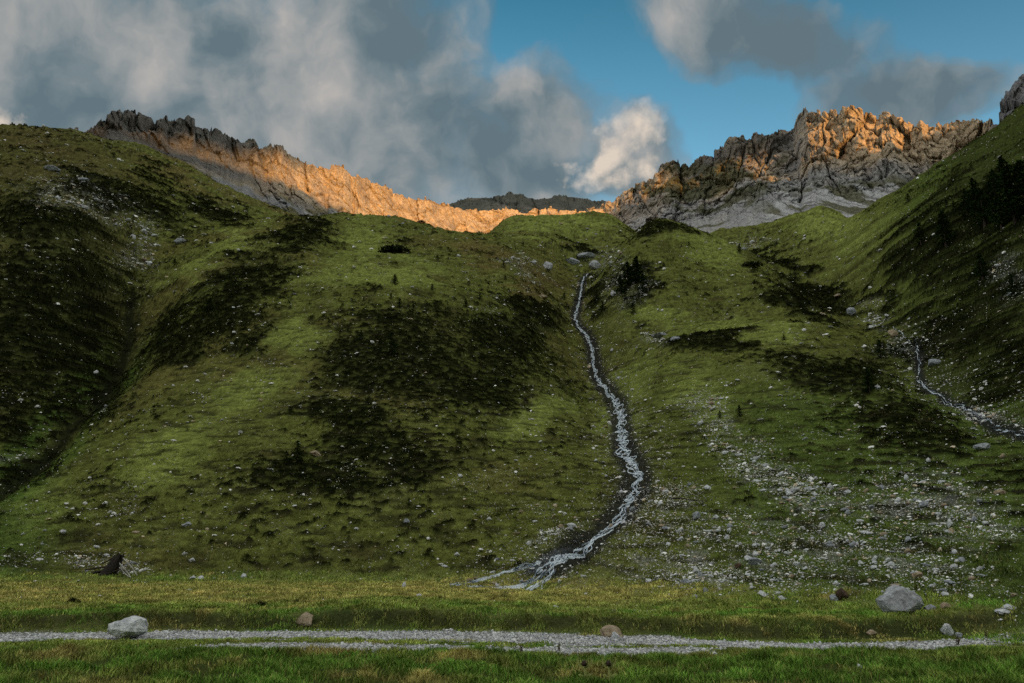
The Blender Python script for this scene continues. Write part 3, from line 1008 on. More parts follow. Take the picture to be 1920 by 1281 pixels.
# unseen cloud added and shaped to cast shade: it covers the tops of the walls on the left, the dark flank and the far mountain
CLOUD_D = 1500.0
TOP_L = [(120, 242), (165, 256), (230, 263), (300, 272), (380, 279), (440, 286), (480, 294), (520, 308), (545, 314), (580, 316)]
TOP_R = [(1170, 366), (1230, 362), (1300, 338), (1370, 315), (1430, 296), (1470, 275), (1492, 250)]


def shade_cloud():
    def low(cu, pts):
        o = []
        for u, v in pts:
            P = on_curtain(cu, u, v)
            o.append((P[:2] @ RXY, P[2] + (P[:2] @ LXY + CLOUD_D) * math.tan(SUN_EL)))
        return sorted(o)
    a, b = low(CU_L, TOP_L), low(CU_R, TOP_R)
    far_pts = []
    for u in (800, 1000, 1200):
        th, t = px_dir(u, 415)
        P = np.array([1800 * math.sin(th), 1800 * math.cos(th), 1800 * float(t)])
        far_pts.append((P[:2] @ RXY, P[2] + (P[:2] @ LXY + CLOUD_D) * math.tan(SUN_EL)))
    wf = [far_pts[0][0], far_pts[2][0]]
    zf = min(z for _, z in far_pts) - 30
    print('cloud', a[0], a[-1], b[0], b[-1], wf, zf)
    prof = [(a[0][0] - 500, a[0][1])] + a + [(a[-1][0] + 25, a[-1][1] + 160), (a[-1][0] + 40, zf + 100)]
    if b[0][0] - 40 > prof[-1][0]:
        prof += [(b[0][0] - 30, zf + 100)]
    prof += b + [(b[-1][0] + 12, zf), (wf[1] + 80, zf)]
    prof = np.array(prof)
    ws = np.linspace(prof[0, 0], prof[-1, 0], 420)
    E = np.interp(ws, prof[:, 0], prof[:, 1])
    ang = np.linspace(0, 2 * math.pi, 40, endpoint=False)
    top = E.max() + 420
    vs = []
    for wv, e in zip(ws, E):
        mid, hh = (top + e) / 2, (top - e) / 2
        lump = 1 + 0.25 * fbm2(np.cos(ang) * 2 + wv / 90, np.sin(ang) * 2, 3, 1201)
        dd = CLOUD_D + 140 * np.cos(ang) * lump
        zz = mid + hh * np.sin(ang) * np.where(np.sin(ang) > 0, lump, 1.0)
        vs.append(np.stack([-LXY[0] * dd + RXY[0] * wv, -LXY[1] * dd + RXY[1] * wv, zz], -1))
    vs = np.array(vs)
    nw, na = vs.shape[:2]
    i = np.arange(nw * na).reshape(nw, na)
    f = np.stack([i[:-1], i[1:], np.roll(i, -1, 1)[1:], np.roll(i, -1, 1)[:-1]], -1).reshape(-1, 4)
    m = bpy.data.materials.new('shade_cloud_body')
    m.use_nodes = True
    m.node_tree.nodes['Principled BSDF'].inputs['Base Color'].default_value = (0.8, 0.8, 0.8, 1)
    m.node_tree.nodes['Principled BSDF'].inputs['Roughness'].default_value = 1.0
    tag(mesh_np('added_shade_cloud', vs.reshape(-1, 3), f, m), kind='structure')


shade_cloud()

# ------------------------------------------------------------------ streams: thin white strands that part and join over dark stones
def mat_water():
    m = bpy.data.materials.new('running_water')
    m.use_nodes = True
    t = NT(m.node_tree)
    b = t.n['Principled BSDF']
    tc = t.node('ShaderNodeTexCoord').outputs['Object']
    n = t.noise(tc, 1.7, 6, 0.75)
    f = t.ramp(n, [(0.34, (0.16, 0.21, 0.27)), (0.42, (0.58, 0.70, 0.82)), (0.60, (0.80, 0.89, 0.97))])
    t.link(f, b.inputs['Base Color'])
    b.inputs['Roughness'].default_value = 0.35
    bn = t.node('ShaderNodeBump')
    bn.inputs['Strength'].default_value = 0.6
    bn.inputs['Distance'].default_value = 0.1
    t.link(t.noise(tc, 7.0, 4, 0.7), bn.inputs['Height'])
    t.link(bn.outputs[0], b.inputs['Normal'])
    return m


M_WATER = mat_water()


def strands(path, width, n, wid, seed, step=0.10, fade=None):
    """ribbons wandering to either side of a path, lying on the ground"""
    L = np.concatenate([[0], np.cumsum(np.hypot(*np.diff(path, axis=0).T))])
    m = int(L[-1] / step)
    s = np.linspace(0, L[-1], m)
    px, py = np.interp(s, L, path[:, 0]), np.interp(s, L, path[:, 1])
    tx, ty = np.gradient(px), np.gradient(py)
    l = np.hypot(tx, ty) + 1e-9
    nx, ny = -ty / l, tx / l
    q = s / L[-1]
    w_ = np.interp(q, *width)
    V, Fc, base = [], [], 0
    for k in range(n):
        ph = k * 1.7 + seed
        o = w_ * 0.5 * (0.40 * np.sin(s * (0.5 + 0.27 * k) + ph) + 0.90 * gn2(s / 2.6, np.full(m, k * 5.3 + seed), 40 + k) + 0.26 * gn2(s / 0.75, np.full(m, k * 3.1 + seed), 50 + k))
        cx, cy = px + nx * o, py + ny * o
        hw = wid * (0.30 + 0.65 * (1 + gn2(s / 0.9, np.full(m, k + 9.0), 60 + seed))) * np.interp(q, *width) ** 0.35
        if fade is not None:
            hw = hw * sstep(-0.15, 0.15, gn2(s / 1.6, np.full(m, k + 2.0), 70) + np.interp(q, *fade))
        for side, up in ((-1, 0.0), (0, 0.07), (1, 0.0)):
            x, y = cx + nx * hw * side, cy + ny * hw * side
            z = ground_z(x, y) + up + 0.02 + 0.05 * gn2(s / 0.22, np.full(m, k * 2.0), 80)
            V.append(np.stack([x, y, z], -1))
        i = np.arange(m - 1)
        for a in (0, 1):
            Fc.append(np.stack([base + a * m + i, base + (a + 1) * m + i, base + (a + 1) * m + i + 1, base + a * m + i + 1], -1))
        base += 3 * m
    return np.concatenate(V), np.concatenate(Fc)


def join(parts):
    V, Fc, b = [], [], 0
    for v, f in parts:
        V.append(v)
        Fc.append(f + b)
        b += len(v)
    return np.concatenate(V), np.concatenate(Fc)


def px_path(pts, n):
    return smooth_path(np.array([ground_hit(u, v)[:2] for u, v in pts]), n)


W_MAIN = ([0, 0.08, 0.3, 0.55, 0.68, 0.75, 0.85, 0.93, 1.0], [0.4, 0.5, 0.7, 0.65, 0.95, 1.4, 1.1, 0.8, 1.0])
low = [strands(px_path([(1012, 1056), (975, 1068), (935, 1080), (890, 1093), (850, 1100)], 60), ([0, 1], [0.3, 0.7]), 4, 0.022, 5, fade=([0, 1], [0.0, -0.2])),
       strands(px_path([(1018, 1072), (1000, 1090), (975, 1100), (930, 1106), (880, 1103)], 60), ([0, 1], [0.5, 0.6]), 5, 0.022, 6, fade=([0, 1], [0.0, -0.2]))]
v_, f_ = join([strands(STREAM, W_MAIN, 6, 0.031, 1, fade=([0, 0.15, 0.6, 0.9, 1], [0.5, 0.25, 0.10, 0.05, -0.1]))] + low)
tag(mesh_np('stream_water', v_, f_, M_WATER), kind='structure')
v_, f_ = strands(MIDG[20:], ([0, 1], [0.4, 0.6]), 1, 0.032, 9, fade=([0, 1], [-0.3, -0.05]))
tag(mesh_np('upper_side_stream_water', v_, f_, M_WATER), kind='structure')
v_, f_ = strands(SIDE, ([0, 0.5, 1], [0.5, 0.7, 0.6]), 2, 0.032, 3, fade=([0, 0.4, 1], [0.2, -0.1, -0.25]))
tag(mesh_np('side_stream_water', v_, f_, M_WATER), kind='structure')


def px_size(P):
    """metres to one photo pixel at a point"""
    return (P.y * math.cos(PITCH) + (P.z - CAM_H) * math.sin(PITCH)) / F_PX


# ------------------------------------------------------------------ stones
import bmesh


def ico(sub):
    bm = bmesh.new()
    bmesh.ops.create_icosphere(bm, subdivisions=sub, radius=1.0)
    bm.verts.ensure_lookup_table()
    v = np.array([x.co[:] for x in bm.verts])
    f = np.array([[q.index for q in x.verts] for x in bm.faces])
    bm.free()
    return v, f


def rock_shape(sub, seed, cuts=9, rough=0.12, squash=(1, 0.8, 0.6)):
    """a ball cut by planes and roughened: an angular stone about 2 across, its base near z = -0.5"""
    v, f = ico(sub)
    rg = np.random.RandomState(seed)
    for _ in range(cuts):
        n = rg.randn(3)
        n /= np.linalg.norm(n)
        d = rg.uniform(0.55, 0.85)
        over = v @ n - d
        v = v - np.where(over > 0, over, 0)[:, None] * n * 0.92
    k = 1 + rough * fbm3(v[:, 0] * 1.6 + seed, v[:, 1] * 1.6, v[:, 2] * 1.6, 4, seed) + 0.35 * rough * fbm3(v[:, 0] * 6 + seed, v[:, 1] * 6, v[:, 2] * 6, 3, seed + 3)
    return v * k[:, None] * np.array(squash), f


def mat_stone(name, c1, c2, c3, scale=3.0, bump=0.5):
    m = bpy.data.materials.new(name)
    m.use_nodes = True
    t = NT(m.node_tree)
    b = t.n['Principled BSDF']
    tc = t.node('ShaderNodeTexCoord').outputs['Object']
    n = t.noise(tc, scale, 6, 0.68, 0.4)
    f = t.ramp(n, [(0.30, c1), (0.52, c2), (0.72, c3)])
    n2 = t.noise(tc, scale * 6, 4, 0.7)
    f = t.mix(1.0, f, t.ramp(n2, [(0.3, 0.62), (0.6, 1.15)]), 'MULTIPLY')
    t.link(f, b.inputs['Base Color'])
    b.inputs['Roughness'].default_value = 0.85
    b.inputs['Specular IOR Level'].default_value = 0.25
    bn = t.node('ShaderNodeBump')
    bn.inputs['Strength'].default_value = bump
    bn.inputs['Distance'].default_value = 0.12
    t.link(t.noise(tc, scale * 3, 6, 0.75), bn.inputs['Height'])
    t.link(bn.outputs[0], b.inputs['Normal'])
    return m


M_PALE = mat_stone('pale_limestone', (0.34, 0.36, 0.39), (0.60, 0.63, 0.66), (0.82, 0.84, 0.85))
M_BLUE = mat_stone('blue_grey_stone', (0.17, 0.185, 0.21), (0.32, 0.35, 0.39), (0.54, 0.57, 0.61))
M_DARK = mat_stone('dark_grey_stone', (0.13, 0.14, 0.15), (0.36, 0.38, 0.41), (0.66, 0.69, 0.72), 1.6)
M_TAN = mat_stone('tan_stone', (0.20, 0.15, 0.10), (0.36, 0.29, 0.20), (0.52, 0.45, 0.36))
M_BROWN = mat_stone('brown_stone', (0.035, 0.024, 0.018), (0.085, 0.055, 0.038), (0.15, 0.11, 0.08))
STONE_MATS = {'pale grey': M_PALE, 'blue-grey': M_BLUE, 'tan': M_TAN, 'dark grey': M_DARK, 'brown': M_BROWN}

_meshes = {}


def stone_mesh(colour, k):
    if (colour, k) not in _meshes:
        v, f = rock_shape(3, 40 + k, 8, 0.16, ((1, 0.8, 0.62), (1.15, 0.8, 0.42), (0.9, 0.8, 0.8), (1.1, 0.7, 0.5), (0.8, 0.7, 0.95), (1.2, 0.9, 0.36))[k % 6])
        o = mesh_np('stone', v, f, STONE_MATS[colour], smooth=False, link=False)
        _meshes[(colour, k)] = o.data
        bpy.data.objects.remove(o)
    return _meshes[(colour, k)]


def boulder(name, label, u, v, wpx, hpx, mat, seed, shape=None, cat='boulder', yaw=0.0, sink=0.12, cuts=12, rmin=7.0, tilt=0.0, group=None):
    """one large stone, its foot at a photo point, sized from its own distance"""
    P = ground_hit(u, v, rmin)
    s = px_size(P)
    vv, ff = rock_shape(5, seed, cuts, 0.14)
    vv = vv / np.array([np.ptp(vv[:, 0]) / 2, np.ptp(vv[:, 1]) / 2, np.ptp(vv[:, 2]) / 2])
    if shape is not None:
        vv = shape(vv)
    W_, H_ = wpx * s, hpx * s
    vv = vv * np.array([W_ / 2, W_ * 0.40, H_ / 2 * 1.15])
    b = 0.03 * W_ * fbm3(vv[:, 0] / (0.25 * W_), vv[:, 1] / (0.25 * W_), vv[:, 2] / (0.25 * W_), 4, seed + 9, 0.6, True)
    vv = vv * (1 + b / np.maximum(np.linalg.norm(vv, axis=1), 0.05 * W_))[:, None]
    vv = vv * np.array([W_ / np.ptp(vv[:, 0]), 0.8 * W_ / np.ptp(vv[:, 1]), 1.15 * H_ / np.ptp(vv[:, 2])])
    vv[:, 2] -= vv[:, 2].min() + 0.15 * H_ * 1.0 * (sink / 0.12)
    ob = mesh_np(name, vv, ff, mat, smooth=False)
    ob.location = (P.x, P.y + W_ * 0.2, float(ground_z(P.x, P.y)))
    ob.rotation_euler = (0, tilt, yaw)
    tag(ob, label, cat, group)
    return ob


def wedge(vv):                       # high on the right of centre, a long slope to the left, undercut on the left
    x, z = vv[:, 0], vv[:, 2]
    top = np.where(x < 0.15, 0.22 + 0.78 * (x + 1) / 1.15, 1 - 0.45 * np.maximum(x - 0.15, 0) / 0.85)
    z2 = np.where(z > 0, z * np.clip(top, 0.3, 1), z)
    return np.stack([x, vv[:, 1] + 0.45 * z2, z2], -1)


def cap(vv):                         # a low domed slab
    return np.stack([vv[:, 0], vv[:, 1] + 0.3 * vv[:, 2], np.where(vv[:, 2] > 0, vv[:, 2] * (1 - 0.35 * vv[:, 0] ** 2), vv[:, 2])], -1)


boulder('boulder', 'large pale bluish-white boulder lying on the gravel track', 228, 1200, 74, 38, M_PALE, 3, None, sink=0.05)
boulder('boulder', 'large dark grey boulder with a pale top at the foot of the stony slope', 1699, 1153, 84, 52, M_DARK, 5, wedge, cuts=9)
boulder('stone', 'slanting tan stone on the dark bank above the track', 573, 1177, 36, 25, M_TAN, 12, wedge, 'stone', tilt=-0.25)
boulder('stone', 'domed brownish slab beside the track behind a small white stone', 1147, 1197, 42, 21, M_TAN, 14, cap, 'stone')
boulder('stone', 'small white stone leaning against the brownish slab', 1154, 1201, 16, 15, M_PALE, 15, None, 'stone')
boulder('stone', 'rounded pale grey stone on the bank above the track, right of the large dark boulder', 1776, 1193, 24, 21, M_PALE, 16, None, 'stone', tilt=0.3)
boulder('stone', 'small pinkish grey stone right below the rounded pale stone', 1801, 1198, 14, 10, M_BLUE, 17, None, 'stone')
boulder('stone', 'low tan stone at the edge of the track, left of the rounded pale stone', 1637, 1193, 20, 11, M_TAN, 18, cap, 'stone')
boulder('stone', 'dark brown block at the foot of the slope left of the large dark boulder', 1581, 1128, 25, 22, M_BROWN, 19, None, 'stone')
boulder('stone', 'blue-grey stone touching the dark brown block', 1567, 1127, 20, 12, M_BLUE, 20, cap, 'stone')
boulder('stone', 'pale stone with a tan foot just right of the large dark boulder', 1775, 1143, 22, 12, M_TAN, 21, wedge, 'stone')
boulder('stone', 'small grey stone tucked against the right side of the large dark boulder', 1745, 1149, 22, 14, M_DARK, 22, None, 'stone')
for k, (u, v, w_, h_, m_, lb) in enumerate([
        (1307, 974, 20, 14, M_BLUE, 'blue-grey boulder in the grass below the fallen bare tree'),
        (1344, 975, 16, 9, M_PALE, 'flat pale stone right below the fallen bare tree'),
        (1329, 920, 20, 10, M_PALE, 'flat white stone lying above the fallen bare tree'),
        (1544, 991, 14, 11, M_PALE, 'pale rounded stone alone in the green middle of the rubble fan'),
        (1735, 954, 17, 11, M_BLUE, 'dark-faced stone high on the right of the rubble fan'),
        (1590, 927, 16, 8, M_PALE, 'flat white stone high in the green of the rubble fan'),
        (1531, 902, 10, 7, M_PALE, 'topmost small white stone of the rubble fan'),
        (1782, 990, 12, 16, M_PALE, 'tall upright pale stone on the right of the rubble fan'),
        (1783, 999, 16, 8, M_TAN, 'tan stone at the foot of the upright pale stone'),
        (1418, 1060, 26, 14, M_BLUE, 'blue-grey block in the middle of the rubble heap'),
        (1407, 1052, 24, 10, M_PALE, 'pale slab on top of the rubble heap'),
        (1384, 1068, 14, 10, M_BROWN, 'reddish brown stone left of the blue-grey block'),
        (1288, 1097, 20, 11, M_BLUE, 'blue-grey stone at the left foot of the rubble fan'),
        (1674, 1070, 18, 10, M_PALE, 'pale stone above the large dark boulder'),
        (1723, 1084, 22, 11, M_TAN, 'broad tan stone above the large dark boulder'),
        (1790, 1070, 14, 10, M_PALE, 'rounded pale stone on the slope at far right of the fan'),
        (1806, 1055, 20, 9, M_BLUE, 'slanting blue-grey slab at the far right of the fan'),
        (1786, 1098, 26, 8, M_BLUE, 'long flat grey slab at the right foot of the fan'),
        (1895, 1145, 26, 9, M_PALE, 'flat pale slab by the right edge of the meadow'),
        (1885, 1158, 30, 9, M_PALE, 'low pale double slab on the meadow at right'),
        (1430, 1120, 18, 11, M_PALE, 'pale stone at the lower edge of the fan, above the green meadow'),
        (1305, 1124, 18, 8, M_BLUE, 'low grey stone at the lower edge of the rubble fan'),
        (1466, 1127, 12, 9, M_PALE, 'small white stone at the lower edge of the fan'),
        (1072, 990, 20, 9, M_PALE, 'pale stone on the left bank of the stream'),
        (1880, 927, 26, 9, M_TAN, 'long tan slab at the right rim of the fan'),
        (1845, 842, 30, 12, M_BLUE, 'broad grey slab high on the slope at right'),
        (348, 988, 20, 9, M_BLUE, 'grey half-sunk slab on the lower left slope'),
        (116, 1003, 12, 8, M_PALE, 'white stone alone on the dark green slope at left'),
        (360, 1088, 14, 8, M_PALE, 'pale stone at the foot of the left slope'),
        (374, 1087, 14, 7, M_PALE, 'pale flat stone touching the one at the foot of the left slope'),
        (762, 988, 12, 9, M_BLUE, 'grey stone in the middle of the lower central slope'),
        (590, 858, 26, 12, M_TAN, 'light patch of rock beside the dark bush on the central slope'),
        (757, 1103, 8, 12, M_PALE, 'pale upright stone in the dark hollow at the foot of the central slope'),
        (1600, 590, 18, 15, M_BLUE, 'rounded blue-grey boulder in the upper right gully'),
        (1677, 632, 22, 15, M_TAN, 'tan boulder in the right gully above the small brook'),
        (1572, 560, 18, 7, M_TAN, 'flat light rock at the top of the right gully'),
        (1755, 685, 26, 12, M_BLUE, 'grey outcrop right of the small brook'),
        (1665, 600, 10, 6, M_PALE, 'small white stone in the right gully'),
        (1835, 782, 14, 9, M_BLUE, 'grey stone beside the lower end of the small brook'),
        (1647, 735, 10, 10, M_PALE, 'white stone at the foot of the pine on the right hill'),
        (335, 460, 24, 12, M_BLUE, 'grey rock in the head of the left gully'),
        (280, 498, 12, 10, M_PALE, 'pale rock at the mouth of the upper left gully'),
        (178, 702, 12, 8, M_PALE, 'white stone beside the dark left gully'),
        (1116, 505, 26, 20, M_DARK, 'dark grey boulder at the head of the stream'),
        (1072, 495, 34, 16, M_BLUE, 'grey rock outcrop above the head of the stream'),
        (1100, 488, 40, 12, M_BLUE, 'long pale outcrop at the very top of the stream'),
        (1026, 507, 22, 20, M_DARK, 'dark rock outcrop left of the stream head'),
        (1018, 560, 20, 10, M_TAN, 'light rock on the steep left flank of the stream gully'),
        (1240, 632, 34, 9, M_BLUE, 'low grey outcrop in the hollow right of the stream'),
        (1268, 640, 22, 9, M_BLUE, 'second low grey outcrop at the right end of the hollow'),
        (150, 340, 26, 9, M_BLUE, 'low grey rock on the high left hill'),
        (95, 322, 30, 10, M_BLUE, 'broad pale rock near the brow of the left hill'),
        (292, 1240, 14, 5, M_PALE, 'small pale stone in the grass in front of the track'),
        (1735, 1258, 20, 6, M_PALE, 'flat pale stone in the foreground grass at right'),
        (1690, 1256, 10, 5, M_PALE, 'tiny pale stone in the foreground grass'),
        (1614, 1259, 12, 8, M_PALE, 'white stone in the foreground grass below the low tan stone'),
        (1408, 1261, 26, 8, M_BROWN, 'low brownish stone sunk in the foreground grass')]):
    boulder('stone', lb[0].lower() + lb[1:], u, v, w_, h_, m_, 60 + k, [None, cap, wedge][k % 3], 'stone', yaw=0.4 * ((k * 37) % 7 - 3))

# scattered stones: the largest as single objects, the rest as one mass
rs = np.random.RandomState(11)
_w = (GR ** 2) * np.gradient(np.log(_rs))[:, None] * np.gradient(_ths)[None, :]
dens = (0.17 * (0.15 + 6 * fbm2(GX / 5, GZ / 2.5, 3, 1302) ** 2) + 0.95 * STO ** 1.1 * (0.3 + np.abs(fbm2(GX / 4, GZ / 2, 3, 1301)) * 2.2)) * slope * (1 - 0.6 * HEATH)
dens += (0.35 * np.exp(-(d_stream / 2.4) ** 2) + 0.30 * np.exp(-(d_side / 2.4) ** 2)) * (d_stream > 0.65) * (d_side > 0.3)
dens += 0.05 * (1 - slope) * (GY > 24)
dens = dens * VIS * (np.abs(GT) < 0.68) * (GR < 270) * (1 - (ROADM > 0.2))
_scr = np.clip(np.gradient(_SL, axis=0), 0, None) * np.gradient(_ths)[None, :]
pw = (_scr * dens).ravel()
pw /= pw.sum()
N_ST = 50000
idx = rs.choice(len(pw), N_ST, p=pw)
SX = GX.ravel()[idx] + rs.randn(N_ST) * 0.03
SY = GY.ravel()[idx] + rs.randn(N_ST) * 0.08
SZ = ground_z(SX, SY)
SR = np.hypot(SX, SY)
SS = np.minimum(0.00050 * rs.rand(N_ST) ** -0.40, 0.0042) * SR ** 0.93 * 1.3
SSTO = STO.ravel()[idx]
SS = SS * np.where(SSTO > 0.4, 1.12, 0.92)
order = np.argsort(-SS / SR)
SU, SV = to_px(np.arctan2(SX, SY), (SZ - CAM_H) / SR)
scol = np.where(rs.rand(N_ST) < 0.62, 0, np.where(rs.rand(N_ST) < 0.5, 1, 2))
CN = ['pale grey', 'blue-grey', 'tan']


def region(u, v, r):
    if v > 1118:
        return 'on the meadow behind the track', 'meadow stones'
    if u > 1070 and v > 840:
        return 'in the rubble fan right of the stream', 'stones of the rubble fan'
    if u > 1070 and v > 600 and u < 1560:
        return 'on the green hill right of the stream', 'stones on the right-hand hill'
    if u >= 1560:
        return 'on the steep slope around the right gully', 'stones around the right gully'
    if v < 560 and u > 900:
        return 'near the head of the stream', 'stones near the stream head'
    if u < 420 and v < 800:
        return 'on the dark hill left of the dry gully', 'stones on the left hill'
    if v > 850:
        return 'on the lower grassy slope left of the stream', 'stones on the lower central slope'
    return 'on the heathery central slope left of the stream', 'stones on the central slope'


N_TOP = 230
for j in order[:N_TOP]:
    k = int(rs.randint(6))
    o = bpy.data.objects.new('stone', stone_mesh(CN[scol[j]], k))
    C.collection.objects.link(o)
    s = float(SS[j])
    o.scale = (s, s, s)
    o.location = (SX[j], SY[j], SZ[j] + 0.22 * s)
    o.rotation_euler = (rs.uniform(-0.25, 0.25), rs.uniform(-0.25, 0.25), rs.uniform(0, 6.28))
    where, grp = region(SU[j], SV[j], SR[j])
    tag(o, '%s %s stone lying %s' % ('flat' if k in (1, 5) else 'angular' if k in (0, 3) else 'blocky', CN[scol[j]], where), 'stone',
        '%s %s %s' % ('flat' if k in (1, 5) else 'angular' if k in (0, 3) else 'blocky', CN[scol[j]], grp))


def scatter(shapes, x, y, z, s, cols, yaw, lean=0.3, stretch=None, seed=0):
    """many small stones baked into one mesh"""
    rg = np.random.RandomState(seed)
    V, Fc, Cc, b = [], [], [], 0
    kind = rg.randint(len(shapes), size=len(x))
    for q, (bv, bf) in enumerate(shapes):
        m = np.nonzero(kind == q)[0]
        if not len(m):
            continue
        c, s_ = np.cos(yaw[m]), np.sin(yaw[m])
        ax, ay = rg.uniform(-lean, lean, len(m)), rg.uniform(-lean, lean, len(m))
        p = bv[None] * s[m][:, None, None]
        X = p[..., 0] * c[:, None] - p[..., 1] * s_[:, None]
        Y = p[..., 0] * s_[:, None] + p[..., 1] * c[:, None]
        Z = p[..., 2] + ax[:, None] * X + ay[:, None] * Y
        V.append(np.stack([X + x[m][:, None], Y + y[m][:, None], Z + z[m][:, None]], -1).reshape(-1, 3))
        Fc.append((bf[None] + (b + np.arange(len(m)) * len(bv))[:, None, None]).reshape(-1, 3))
        Cc.append(np.repeat(cols[m], len(bv), 0))
        b += len(m) * len(bv)
    return np.concatenate(V), np.concatenate(Fc), np.concatenate(Cc)


M_SCAT = mat_attr('loose_stone', 0.88, 0.35, 9.0, 0, 1, 0.2)
SMALL = [rock_shape(1, 90 + k, 6, 0.15, sq) for k, sq in enumerate(((1, 0.8, 0.6), (1.2, 0.8, 0.4), (0.9, 0.8, 0.75), (1.1, 0.7, 0.5), (1.2, 0.9, 0.35)))]
_rest = order[N_TOP:]
_pal = np.array([(0.80, 0.82, 0.81), (0.48, 0.51, 0.54), (0.60, 0.50, 0.37)])
_c = _pal[scol[_rest]] * rs.uniform(0.6, 1.25, (len(_rest), 1))
v_, f_, c_ = scatter(SMALL, SX[_rest], SY[_rest], SZ[_rest] + 0.2 * SS[_rest], SS[_rest], _c, rs.uniform(0, 6.28, len(_rest)), seed=5)
tag(mesh_np('scattered_rubble', v_, f_, M_SCAT, c_, smooth=False), kind='stuff')

# gravel on the track
NG = 75000
gx = rs.uniform(-15, 16, NG * 4)
gy = ROAD_Y(gx) + rs.uniform(-4.0, 6.0, NG * 4)
km = road_mask(gx, gy) > rs.rand(NG * 4) * 0.9 + 0.08
gx, gy = gx[km][:NG], gy[km][:NG]
gs = np.minimum(0.0095 * rs.rand(len(gx)) ** -0.42, 0.045)
gc = np.array((0.47, 0.485, 0.495)) * rs.uniform(0.5, 1.45, (len(gx), 1)) + rs.uniform(-0.02, 0.03, (len(gx), 1)) * np.array((1, 0.6, 0.1))
TINY = [(ico(1)[0] * np.array(sq) * (1 + 0.13 * np.random.RandomState(k).randn(12, 1)), ico(1)[1]) for k, sq in enumerate(((1, 0.8, 0.6), (1.2, 0.8, 0.45), (0.9, 0.8, 0.75)))]
v_, f_, c_ = scatter(TINY, gx, gy, ground_z(gx, gy) + 0.3 * gs, gs, gc, rs.uniform(0, 6.28, len(gx)), seed=6)
tag(mesh_np('gravel', v_, f_, M_SCAT, c_, smooth=False), kind='stuff')

# ------------------------------------------------------------------ heath: low dark shrubs over the slopes, too many to count
def tufts(x, y, z, rad, hgt, leaf, nleaf, col, seed):
    """little domes of leaf-sized faces"""
    rg = np.random.RandomState(seed)
    n = len(x)
    N = n * nleaf
    a = rg.uniform(0, 2 * math.pi, N)
    q = np.sqrt(rg.rand(N))
    R_ = np.repeat(rad, nleaf)
    H_ = np.repeat(hgt, nleaf)
    px = np.repeat(x, nleaf) + R_ * q * np.cos(a) * 1.8
    py = np.repeat(y, nleaf) + R_ * q * np.sin(a) * 0.7
    pz = ground_z(px, py) + H_ * (np.sqrt(1 - q * q) * rg.uniform(0.3, 1.0, N))
    L_ = np.repeat(leaf, nleaf) * rg.uniform(0.6, 1.4, N)
    d1 = rg.randn(N, 3) * (1, 1, 0.6)
    d1 /= np.linalg.norm(d1, axis=1)[:, None]
    d2 = np.cross(d1, rg.randn(N, 3))
    d2 /= np.linalg.norm(d2, axis=1)[:, None]
    P = np.stack([px, py, pz], -1)
    A, B = d1 * L_[:, None], d2 * (0.55 * L_)[:, None]
    V = np.stack([P - A, P + B, P + A, P - B], 1).reshape(-1, 3)
    Fc = np.arange(4 * N).reshape(-1, 4)
    Cc = np.repeat(np.repeat(col, nleaf, 0) * rg.uniform(0.5, 1.6, (N, 1)), 4, 0)
    return V, Fc, Cc


pw = (_w * sstep(0.5, 1.0, HEATH) * VIS * (np.abs(GT) < 0.68) * (GR < 290) / np.maximum(1, GR / 90) ** 0.9).ravel()
pw /= pw.sum()
NH = 13000
ih = rs.choice(len(pw), NH, p=pw)
hx, hy = GX.ravel()[ih], GY.ravel()[ih]
hr = np.hypot(hx, hy)
hc = np.array((0.011, 0.015, 0.005)) * rs.uniform(0.6, 1.5, (NH, 1)) + np.array((0.010, 0.007, 0.001)) * rs.rand(NH, 1)
v_, f_, c_ = tufts(hx, hy, None, 0.06 + 0.0022 * hr, 0.08 + 0.0012 * hr, 0.02 + 0.0007 * hr, 12, hc, 21)
tag(mesh_np('heath_undergrowth', v_, f_, M_LEAF, c_, smooth=False), kind='stuff')


# ------------------------------------------------------------------ grass blades
def blades(x, y, h, wd, col, seed, lean=1.0):
    rg = np.random.RandomState(seed)
    n = len(x)
    a = rg.uniform(0, 2 * math.pi, n)
    ln = h * rg.uniform(0.1, 1.0, n) * lean
    dx, dy = np.cos(a) * ln, np.sin(a) * ln
    b = rg.uniform(0, math.pi, n)
    wx, wy = np.cos(b) * wd, np.sin(b) * wd * 0.5
    z = ground_z(x, y) - 0.01
    V = np.stack([np.stack([x - wx, y - wy, z], -1), np.stack([x + wx, y + wy, z], -1),
                  np.stack([x + 0.35 * dx - 0.8 * wx, y + 0.35 * dy - 0.8 * wy, z + 0.62 * h], -1), np.stack([x + 0.35 * dx + 0.8 * wx, y + 0.35 * dy + 0.8 * wy, z + 0.62 * h], -1),
                  np.stack([x + dx, y + dy, z + h], -1)], 1).reshape(-1, 3)
    i = np.arange(n) * 5
    Fc = np.stack([np.stack([i, i + 1, i + 3], -1), np.stack([i, i + 3, i + 2], -1), np.stack([i + 2, i + 3, i + 4], -1)], 1).reshape(-1, 3)
    Cc = np.repeat(col, 5, 0)
    return V, Fc, Cc


